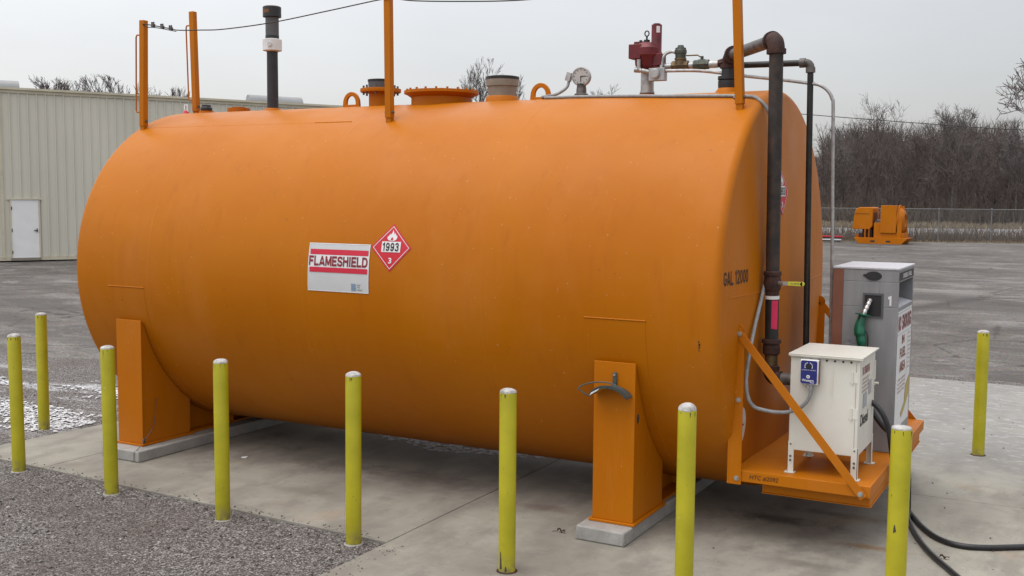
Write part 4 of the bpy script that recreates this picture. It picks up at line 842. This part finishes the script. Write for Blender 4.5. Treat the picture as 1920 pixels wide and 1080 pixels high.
b=B(); b.tube([(1.288,y0-.09,1.31),(1.29,y0-.09,1.2),(1.35,y0-.10,.95),(1.47,y0-.08,.75),(1.60,.02,.60),(1.63,.06,.40),(1.64,.08,.14),(1.648,.04,.03),(1.672,-.10,.022),(1.79,-.50,.022),(1.925,-.84,.022),(2.08,-1.13,.022),(2.2,-1.34,.022),(2.42,-1.62,.022),(2.9,-2.0,.022),(3.6,-2.1,.022)],.019,12); o=b.done('dispenser_hose','rubber'); tag(o,'black hose lying nearer the camera, curving off the bottom of the slab','hose')
b=B(); b.tube([(1.40,-.56,1.02),(1.47,-.58,.99),(1.53,-.60,.93),(1.575,-.60,.82),(1.60,-.58,.66),(1.61,-.45,.46),(1.62,-.22,.26),(1.61,.02,.10),(1.615,.15,.03),(1.64,.14,.022),(1.785,-.22,.022),(1.93,-.46,.022),(2.085,-.555,.022),(2.26,-.51,.022),(2.49,-.36,.022),(2.9,-.10,.022),(3.6,.15,.022)],.0205,12); o=b.done('delivery_hose','rubber'); tag(o,'black hose from the back of the white cabinet running off to the right','hose')

# ------------------------------------------------------------------ leaves and scraps
sc_=[('dead_leaf',(-.56,-1.66,.0),'curled dead brown leaf lying against the near plinth'),('dead_leaf',(2.02,-.86,0),'small brown leaf on the slab beside the hoses'),('dead_leaf',(-.95,.15,0),'dark leaf on the slab under the tank belly')]
for k,(nm,p,lb) in enumerate(sc_):
    b=B(); rd=random.Random(k); n=5
    g=[[b.bm.verts.new((p[0]+(i-2)*.016,p[1]+(j-1)*.014*(1-abs(i-2)*.3),p[2]+.008+abs(j-1)*.018*rd.random()+.006*math.sin(i*1.7+k)+.012*(i%2))) for i in range(n)] for j in range(3)]
    for j in range(2):
        for i in range(n-1): b.bm.faces.new((g[j][i],g[j][i+1],g[j+1][i+1],g[j+1][i]))
    b.tube([(p[0]-.03,p[1],.012),(p[0]-.07,p[1]-.01,.004)],.002,5,False); o=b.done(nm,'rust'); tag(o,lb,'leaf')
b=B(); b.box((-4.18,-1.10,.004),(.05,.035,.008),.4); b.box((-4.165,-1.085,.009),(.02,.02,.006),.9); o=b.done('paper_scrap','white',bevel=.002); tag(o,'scrap of white paper on the slab in front of the far saddle','litter')

# ------------------------------------------------------------------ building
PH=.50336; wd=V3(math.sin(PH),math.cos(PH),0); wnr=V3(math.cos(PH),-math.sin(PH),0)   # along wall, outward normal
P0=V3(-31.6917,17.,0)
VENTS=((-1.9,1.0),(10.4,12.9))
bl=empty('metal_building',P0,'long beige ribbed metal warehouse with a white door','building')
def wp(s,o,z): return P0+wd*s+wnr*o+V3(0,0,z)
EH=6.05; s0,s1=-26.,13.6
b=B(); pts=[]; sp_=.305; s=s0; k=0
# ribbed sheet: shallow trapezoid ribs
def wall_strip(sa,sb,za,zb):
    pts=[]; s=sa
    i=math.floor(sa/sp_)
    pts.append((sa,0.))
    while i*sp_<sb:
        c=i*sp_
        for ds,o in ((-.030,0.),(-.017,.048),(.012,.048),(.020,-.004)):
            if sa<c+ds<sb: pts.append((c+ds,o))
        i+=1
    pts.append((sb,0.))
    A_=[b.bm.verts.new(wp(s_,o,za)) for s_,o in pts]; B_=[b.bm.verts.new(wp(s_,o,zb)) for s_,o in pts]
    for i in range(len(pts)-1): b.bm.faces.new((A_[i],A_[i+1],B_[i+1],B_[i]))
DL,DR=-.04,.87
wall_strip(s0,DL-.05,.12,EH); wall_strip(DR+.10,s1,.12,EH); wall_strip(DL-.05,DR+.10,2.24,EH)
b.done('siding','siding',bl,smooth=False,fix=False)
b=B(); 
def wbox(sa,sb,oa,ob,za,zb):
    b.prism([(sa,oa),(sb,oa),(sb,ob),(sa,ob)],lambda s_,o:wp(s_,o,za),lambda s_,o:wp(s_,o,zb))
wbox(s0,s1,-28,-.02,0,EH-.1); b.done('core','siding',bl,smooth=False)
b=B(); wbox(s0,s1,-.03,.05,EH-.02,EH+.09); wbox(s0,s1,-.03,.11,EH+.09,EH+.17); b.done('gutter','trim',bl)
b=B(); wbox(s0,DL-.05,-.02,.03,0,.14); wbox(DR+.05,s1,-.02,.03,0,.14); wbox(-.36,-.28,-.01,.06,.1,EH); b.done('base_trim','trim',bl)
b=B(); RW=14.; 
b.prism([(0.,EH+.10),(-RW,EH+1.25),(-2*RW,EH+.1),(-2*RW,EH),(0,EH)],lambda o,z:wp(s0,o,z),lambda o,z:wp(s1,o,z)); b.done('roof','roof',bl,smooth=False)
for sa,sb in VENTS:
    b=B(); pts=[]
    for i in range(11):
        a=pi*i/10; pts.append((-RW*.33+.32*math.cos(a)*-1,EH+.42+.42*math.sin(a)))
    pts=[(-RW*.33-.32,EH+.3)]+pts+[(-RW*.33+.32,EH+.3)]
    b.prism(pts,lambda o,z:wp(sa,o,z),lambda o,z:wp(sb,o,z)); b.done('roof_ventilator','vent',bl)
b=B(); wbox(DL,DR,.0,.045,.10,2.2); dr_=b.done('door','door',bl)
b=B(); wbox(DL-.05,DL-.002,-.01,.06,.02,2.25); wbox(DR+.002,DR+.05,-.01,.06,.02,2.25); wbox(DL-.12,DR+.12,-.01,.07,2.205,2.25); b.done('door_frame','trim',dr_)
b=B(); wbox(DL-.05,DR+.05,-.01,.09,.0,.10); b.done('threshold','tan',dr_)
b=B(); wbox(DR-.16,DR-.05,.05,.09,1.08,1.11); wbox(DR-.08,DR-.05,.045,.07,1.03,1.16); b.done('door_handle','black',dr_)
b=B()
for z in (.3,1.1,1.9): wbox(DL-.012,DL+.02,.045,.062,z-.06,z+.06)
b.done('hinge','black',dr_)

# ------------------------------------------------------------------ fence
FD=V3(.90511,.42518,0); F0=V3(-11.04,56.83,0); fa=math.atan2(FD.y,FD.x)
fn_=empty('chain_link_fence',F0,'galvanised chain-link fence along the far side of the yard','fence',rz=fa); fn_['_loc']=1
b=B(); b.face([(-45,0,.05),(45,0,.05),(45,0,1.86),(-45,0,1.86)]); b.done('chain_mesh','mesh',fn_,smooth=False,fix=False)
b=B(); b.cyl((-45,0,1.89),(45,0,1.89),.022,n=8); b.done('top_rail','fence',fn_)
for i in range(-14,15):
    x=3.14+(i-1)*3.05 +.0; b=B(); b.cyl((x,.03,-.1),(x,.03,1.93),.034,n=10); b.lathe([(1.93,.04),(1.95,.03),(1.965,0)],(x,.03,0),(0,0,1),10); b.done('fence_post','fence',fn_)

# ------------------------------------------------------------------ blower unit in the yard
fu=empty('blower_unit',(-9.30,54.2,-.05),'orange skid-mounted blower with a drum fan in the far yard','blower',rz=R_(-3)); fu['_loc']=1
P_=lambda x,z:(x,z)
b=B(); b.prism([(0,.34),(.30,0.0),(2.78,0.),(3.12,.34)],lambda x,z:(x,0,z),lambda x,z:(x,1.7,z)); b.done('skid','orange2',fu,bevel=.01)
b=B(); 
for x in (1.12,2.03): b.b2(x-.13,x+.13,-.004,.0,.10,.19)
b.done('fork_pocket','ink',fu)
b=B(); b.prism([(-.13,.80),(.90,.80),(1.06,1.0),(1.06,2.0),(.99,2.04),(.28,2.04),(.08,1.95),(0.,1.75)],lambda x,z:(x,.12,z),lambda x,z:(x,1.55,z)); hd=b.done('engine_hood','orange2',fu,bevel=.03)
b=B(); b.prism([(-.12,.82),(.86,.82),(.74,1.68),(.0,1.68)],lambda x,z:(x,.05+.10*(z-.8),z),lambda x,z:(x,.14,z)); b.done('hood_door','orange',hd,bevel=.02)
b=B(); put_text(b,'Sullair',.08,.62,1.40,1.50,lambda u,v:(u,.04+.10*(v-.8),v),.02) if 0 else b.b2(.08,.62,.085,.10,1.42,1.475); b.done('hood_lettering','ink',hd,smooth=False)
b=B(); b.b2(.45,1.0,.25,1.4,.34,.80); b.b2(.30,.50,.02,.10,.36,.60); b.done('engine','rust',fu); b=B(); b.cyl((.42,.7,2.02),(.42,.7,2.16),.05); b.b2(.30,.66,.4,1.0,2.03,2.06); b.done('exhaust','black',fu); b=B(); [b.b2(1.061,1.068,.35+i*.16,.43+i*.16,1.15,1.75) for i in range(6)]; b.b2(-.02,.86,.085,.10,1.685,1.70); b.done('hood_louvre','ink',fu); fu.scale=(.94,1,1); b=B(); b.b2(.60,.68,.12,.2,.34,.82); b.b2(.84,.90,.12,.2,.34,.82); b.b2(.05,.5,.3,1.2,.34,.5); b.done('engine_mount','orange3',fu)
b=B(); b.prism([(1.15,.34),(2.85,.34),(2.85,.62),(1.60,.62),(1.55,1.18),(1.16,1.18)],lambda x,z:(x,.10,z),lambda x,z:(x,1.5,z)); b.done('pedestal','orange2',fu,bevel=.01)
b=B(); b.b2(1.16,1.55,.3,1.2,1.18,1.30); b.cyl((1.2,.6,1.30),(1.75,.6,1.30),.07); b.done('shaft_guard','galvpipe',fu)
# drum: volute housing with its axis along x
b=B(); vol=[]
for i in range(25):
    a=-pi*.5+i*2*pi/24; rr=.82+.02*math.cos(a); vol.append((.86+rr*math.cos(a),1.32+rr*math.sin(a)))
b.prism(vol,lambda y,z:(1.56,y,z),lambda y,z:(2.42,y,z)); b.b2(1.54,2.44,.02,.9,.62,2.15); b.done('fan_housing','orange2',fu,bevel=.012,ang=30)
b=B(); b.lathe([(0,.80),(.05,.86),(.09,.86),(.10,.74),(.22,.66),(.34,.50),(.37,.36),(.30,.34)],(2.42,.86,1.32),(1,0,0),32); b.done('inlet_cone','orange2',fu)
b=B()
for i in range(8):
    a=i*pi/4; b.box((2.62,.86+.55*math.cos(a),1.32+.55*math.sin(a)),(.18,.03,.5),rot=Matrix.Rotation(-a+pi/2,3,'X'))
b.b2(2.5,2.75,.06,.14,.34,1.3); b.b2(2.5,2.75,1.5,1.58,.34,1.3); b.done('housing_ribs','orange2',fu)
# striped barrier lying by the fence
br=empty('barrier_boards',(-10.9,54.5,-.05),'low black and white boards lying left of the orange blower','barrier')
for i,(m_,z) in enumerate((('black',.04),('white',.13),('black',.22),('redbright',.30))):
    b=B(); b.box((-10.7+.03*i,54.4+.02*i,z),(1.3,.25,.07),.1); b.done('board',m_,br)
# ------------------------------------------------------------------ grasses, pond
b=B(); b.grid([(-75,38),(60,101),(60,126),(-75,63)],lambda u,v:(u,v+0,-.085)); o=b.done('frozen_pond','pond',smooth=False); tag(o,kind='structure')
def grass(name,mat,band,n,h,w,label,seed,zb=-.1):
    rd=random.Random(seed); b=B(); bm=b.bm
    for _ in range(n):
        s_=rd.uniform(-40,34); o_=band(rd); nn_=V3(-FD.y,FD.x,0); p=F0+FD*s_+nn_*o_
        cl=noise.noise(Vector((p.x*.25,p.y*.25,seed)))*.5+.6
        if rd.random()>cl+.25: continue
        hh=h*rd.uniform(.35,1.)*(.6+.6*cl); a=rd.uniform(0,pi); d_=V3(math.cos(a),math.sin(a),0)*w*rd.uniform(.5,1.2); ln=V3(rd.gauss(0,.25),rd.gauss(0,.25),0)*hh
        bm.faces.new([bm.verts.new(q_) for q_ in (p-d_+V3(0,0,zb),p+d_+V3(0,0,zb),p+ln+V3(0,0,zb+hh))])
    o=b.done(name,mat,smooth=False,fix=False); tag(o,label,'grass',kind='stuff')
grass('fence_weeds','weeds',lambda r:r.uniform(.3,5.),20000,.75,.03,'brown dead weeds along the foot of the far fence',3)
grass('fence_grass','drygrass',lambda r:r.uniform(-1.0,.9),12000,.22,.03,'low tan grass and litter along the yard edge',4)
grass('field_grass','drygrass',lambda r:r.uniform(30,44),16000,.6,.10,'tan dry grass beyond the frozen pond',5)
grass('reed_clumps','weeds',lambda r:abs(r.gauss(0,9))+5,6000,.9,.035,'brown reeds standing in the frozen pond',6)
grass('wood_edge_brush','weeds',lambda r:r.uniform(40,54),26000,2.2,.12,'dark brush along the foot of the wood',8)

# ------------------------------------------------------------------ trees
LR=(.5,.78)
def branch(bm,p,d,L_,r,lev,rd,spread,upw,minr,maxlev,nseg=4,kids=(3,5)):
    a=p.copy(); seg=L_/nseg; prev=None; pts=[]
    for i in range(nseg+1):
        rr=max(minr,r*(1-.72*i/nseg)); pts.append((a.copy(),rr,d.copy()))
        d=(d+V3(rd.gauss(0,.09),rd.gauss(0,.09),rd.gauss(0,.05)+upw)).normalized(); a=a+d*seg
    for a_,rr,dd in pts:
        u=dd.orthogonal().normalized(); w=dd.cross(u); ring=[bm.verts.new(a_+(u*math.cos(k*2.0944)+w*math.sin(k*2.0944))*rr) for k in range(3)]
        if prev: 
            for k in range(3): bm.faces.new((prev[k],prev[(k+1)%3],ring[(k+1)%3],ring[k]))
        prev=ring
    if lev<maxlev:
        for i in range(rd.randint(*kids)+(2 if lev==0 else 0)):
            t_=rd.uniform(.25 if lev else .30,.98); k=min(nseg-1,int(t_*nseg)); f=t_*nseg-k; q=pts[k][0].lerp(pts[k+1][0],f); rr=pts[k][1]*.62; dd=pts[k][2]
            ax=dd.orthogonal().normalized(); ax.rotate(Matrix.Rotation(rd.uniform(0,6.283),3,dd)); nd=dd.copy(); nd.rotate(Matrix.Rotation(rd.uniform(spread*.6,spread*1.25),3,ax)); nd=(nd+V3(0,0,.12)).normalized()
            branch(bm,q,nd,L_*rd.uniform(*LR)*(1.05-.35*t_),max(minr,rr),lev+1,rd,spread,upw,minr,maxlev,3,kids)
def tree(base,h,seed,label,mat='bark',spread=.62,trunk=.17,minr=.012,kids=(3,4),maxlev=5,group=None,lean=(0,0),name='bare_tree'):
    rd=random.Random(seed); o=empty(name,base,label,'tree',group); o['_loc']=1
    b=B(); d=V3(lean[0],lean[1],1).normalized(); hh=h*.42
    b.tube([V3(0,0,-.2),d*hh*.5,d*hh],lambda u:trunk*(1-.45*u),7,False); b.done('trunk',mat,o)
    b=B(); n=rd.randint(4,5)
    for i in range(n):
        a=i*6.283/n+rd.uniform(-.4,.4); s_=rd.uniform(.25,.55); branch(b.bm,d*hh*rd.uniform(.75,1.),V3(math.cos(a)*s_,math.sin(a)*s_,1).normalized(),h*.36*rd.uniform(.85,1.1),trunk*.45,1,rd,spread,.05,minr,maxlev,4,kids)
    branch(b.bm,d*hh,d,h*.46,trunk*.55,0,rd,spread,.03,minr,maxlev-1,5,(4,6))
    c=b.done('crown',mat,o,smooth=False,fix=False)
    mz=max(v.co.z for v in c.data.vertices)
    k=(h)/mz if mz>0 else 1
    o.scale=(k,k,k)
    return o
tg='bare trees rising behind the metal building'
tree((-56.0,39.2,0),9.9,1,'leftmost bare tree above the building roof',kids=(3,4),minr=.011,spread=.46,group=tg)
tree((-56.9,41.9,0),10.3,2,'bare tree above the roof just left of the first orange post',kids=(3,4),minr=.011,spread=.5,group=tg)
tree((-50.7,39.3,0),9.9,3,'bare tree behind the first orange post, above the roof',minr=.011,spread=.46,group=tg)
tree((-54.74,46.8,0),10.2,4,'round twiggy bare tree between the two left orange posts',minr=.011,spread=.42,kids=(3,5),group=tg)
tree((-58.8,56.8,0),9.6,5,'tiny bare treetop just right of the second orange post',minr=.011,group=tg)
tree((-47.86,77.4,0),15.3,6,'tall bare tree behind the tank between the manway and the tan vent',minr=.014,spread=.44,kids=(3,5),trunk=.25)
tree((-47.6,83.5,0),14.0,7,'shorter bare tree just right of the tall one behind the tan vent',minr=.014,spread=.44)
tree((-47.3,105.7,0),15.0,8,'small bare tree seen over the tank between gauge and red pump',minr=.016,spread=.44)
tree((1.9,30.5,0),8.6,9,'bare tree off the right edge with only twig tips in view',minr=.010,spread=.85,trunk=.16,mat='bark')
tree((-10.2,108.5,0),12.3,15,'tall pale bare tree standing out in front of the wood',mat='pale_bark',minr=.014,spread=.72,trunk=.20,kids=(3,4))
tree((-20.6,106.0,0),10.2,23,'pale slender bare tree at the left part of the wood',mat='pale_bark',minr=.015,spread=.55,trunk=.14)
tree((-4.2,106.0,0),10.4,14,'pale bare tree at the right edge of the wood',mat='pale_bark',minr=.015,spread=.55,trunk=.14)
# the wood: one mass of trunks and twigs
def wood():
    global LR
    LR=(.42,.66)
    rd=random.Random(77); b=B(); bm=b.bm; C0=V3(2.85,-8.75,0)
    def treetop(px):
        tab=[(900,9.5),(1130,9.8),(1400,10.),(1500,8.),(1530,8.6),(1560,10.4),(1600,12.3),(1650,13.2),(1700,10.8),(1740,11.3),(1780,12.3),(1830,11.0),(1870,10.6),(1920,9.4),(2050,10.5),(2300,10.)]
        for (a,ha),(c,hc) in zip(tab,tab[1:]):
            if a<=px<=c: return ha+(hc-ha)*(px-a)/(c-a)
        return 10.
    yaw=R_(28.458)
    for row in range(9):
        D=112+row*5
        px=960+rd.uniform(0,30)
        while px<2260:
            an=math.atan((px-960)/2022.)-yaw; d_=V3(math.sin(an),math.cos(an),0); p=C0+d_*(D+rd.uniform(-2,2)); h=treetop(px)*rd.uniform(.74,1.0)*(1+.02*row)*1.03
            dens=1 if px>1500 else .55
            t0=V3(rd.gauss(0,.07),rd.gauss(0,.07),1).normalized(); tr=rd.uniform(.04,.10)
            if px<1500: branch(bm,p,t0,h*.9,tr,0,rd,.6,.02,.02,1,5,(5,7)); px+=rd.uniform(50,70); continue
            branch(bm,p,t0,h*rd.uniform(.50,.70),tr,0,rd,.7,.03,.013,3 if row<5 else 2,6,(4,6) if row<5 else (6,9))
            for _ in range(44):
                q_=p+V3(rd.uniform(-1.6,1.6),rd.uniform(-1.6,1.6),h*min(.86,abs(rd.gauss(.45,.28)))); w=V3(math.cos(an),-math.sin(an),0)
                for _k in range(3):
                    dd=V3(rd.gauss(0,.55),rd.gauss(0,.3),rd.uniform(.1,1.)).normalized(); e2=q_+dd*rd.uniform(.5,1.7); u=V3(-dd.z,0,dd.x)*rd.uniform(.008,.02); bm.faces.new([bm.verts.new(v) for v in (q_-u,q_+u,e2)])
            px+=rd.uniform(22,36)
    for _ in range(9000):
        D=rd.uniform(150,205); px=rd.uniform(1535,2300); an=math.atan((px-960)/2022.)-yaw; p=C0+V3(math.sin(an),math.cos(an),0)*D; top=(2.5+(373-(238+22*noise.noise(Vector((px*.012,0,5)))+14*noise.noise(Vector((px*.05,2,5)))))/2022*D)*(.80+.25*(px<1900)-.05)
        z0=rd.uniform(.35,.8)*top; L_=rd.uniform(.10,.30)*top; w=V3(math.cos(an),-math.sin(an),0)*rd.uniform(.03,.07); ln=V3(rd.gauss(0,.3),rd.gauss(0,.2),1)*L_; q_=p+V3(0,0,z0)
        bm.faces.new([bm.verts.new(v) for v in (q_-w,q_+w,q_+ln)])
        e2=q_+ln*.5; ln2=V3(rd.gauss(0,.6),rd.gauss(0,.3),.8)*L_*.4; bm.faces.new([bm.verts.new(v) for v in (e2-w*.6,e2+w*.6,e2+ln2)])
    o=b.done('woodland','wood',smooth=False,fix=False); tag(o,'dense dark leafless wood closing off the field behind the fence','woodland',kind='stuff'); print('wood faces',len(o.data.polygons))
wood()
# low far wooded bank deep inside the wood, closes the gaps between trunks
b=B(); yaw=R_(28.458); rd=random.Random(3); rows=[]
for k in range(90):
    an=math.atan((900+k*16-960)/2022.)-yaw; c0=V3(2.85+math.sin(an)*175,-8.75+math.cos(an)*175,0); c1=V3(2.85+math.sin(an)*215,-8.75+math.cos(an)*215,0); hh=11.6+1.5*noise.noise(Vector((k*.23,0,0)))+1.2*noise.noise(Vector((k*.9,3,0)))
    if 900+k*16<1500: hh=8.0
    elif 900+k*16<1570: hh=9.5
    rows.append([b.bm.verts.new(v) for v in (c0+V3(0,0,-.2),c0+V3(0,0,hh*.62),(c0+c1)/2+V3(0,0,hh),c1+V3(0,0,hh*.5),c1+V3(0,0,-.2))])
for a,c in zip(rows,rows[1:]):
    for i in range(4): b.bm.faces.new((a[i],c[i],c[i+1],a[i+1]))
o=b.done('wooded_hill','wood',fix=False); tag(o,kind='structure')
# overhead wire
pw=B(); pts=[(-17.3,55,7.95),(-13.7,55,7.47),(-5.0,55,6.55),(0.4,55.,6.12),(12,56,5.9),(30,57,6.4)]
pw.tube(pts,.022,6); o=pw.done('overhead_wire','darkpipe'); tag(o,'single dark overhead wire sagging in front of the far wood','wire')
pl=B(); pl.cyl((-17.4,55.05,-.1),(-17.4,55.05,7.9),.15,.11,n=12); pl.box((-17.4,55.,7.75),(1.2,.1,.1)); o=pl.done('utility_pole','bark'); tag(o,'wooden pole hidden behind the tank end carrying the overhead wire','utility pole')
# every bolt and bead is a piece of its own
def split_islands(o,name):
    me=o.data; bm=bmesh.new(); bm.from_mesh(me); seen=set(); parts=[]
    for v in bm.verts:
        if v.index in seen: continue
        st=[v]; isl=set()
        while st:
            q=st.pop()
            if q.index in isl: continue
            isl.add(q.index); st+=[e.other_vert(q) for e in q.link_edges]
        seen|=isl; parts.append(isl)
    bm.free()
    for k,isl in enumerate(parts):
        nb=bmesh.new(); nb.from_mesh(me); nb.verts.ensure_lookup_table(); bmesh.ops.delete(nb,geom=[v for v in nb.verts if v.index not in isl],context='VERTS')
        nm=bpy.data.meshes.new(name); nb.to_mesh(nm); nb.free(); nm.materials.clear(); [nm.materials.append(m_) for m_ in me.materials]
        c=o.copy(); c.data=nm; c.name=name; COL.objects.link(c)
    bpy.data.objects.remove(o)
SP={'weld_seam':'weld_seam','flange_bolts':'flange_bolt','cover_bolts':'cover_bolt','leg_bolts':'leg_bolt','engine_mount':'engine_strut','sign_stripes':'sign_stripe','back_bar':'back_bar'}
for o in list(bpy.data.objects):
    k=o.name.split('.')[0]
    if o.type=='MESH' and k in SP and not o.get('_sp'):
        split_islands(o,SP[k])
for o in bpy.data.objects:
    if '_loc' in o: del o['_loc']
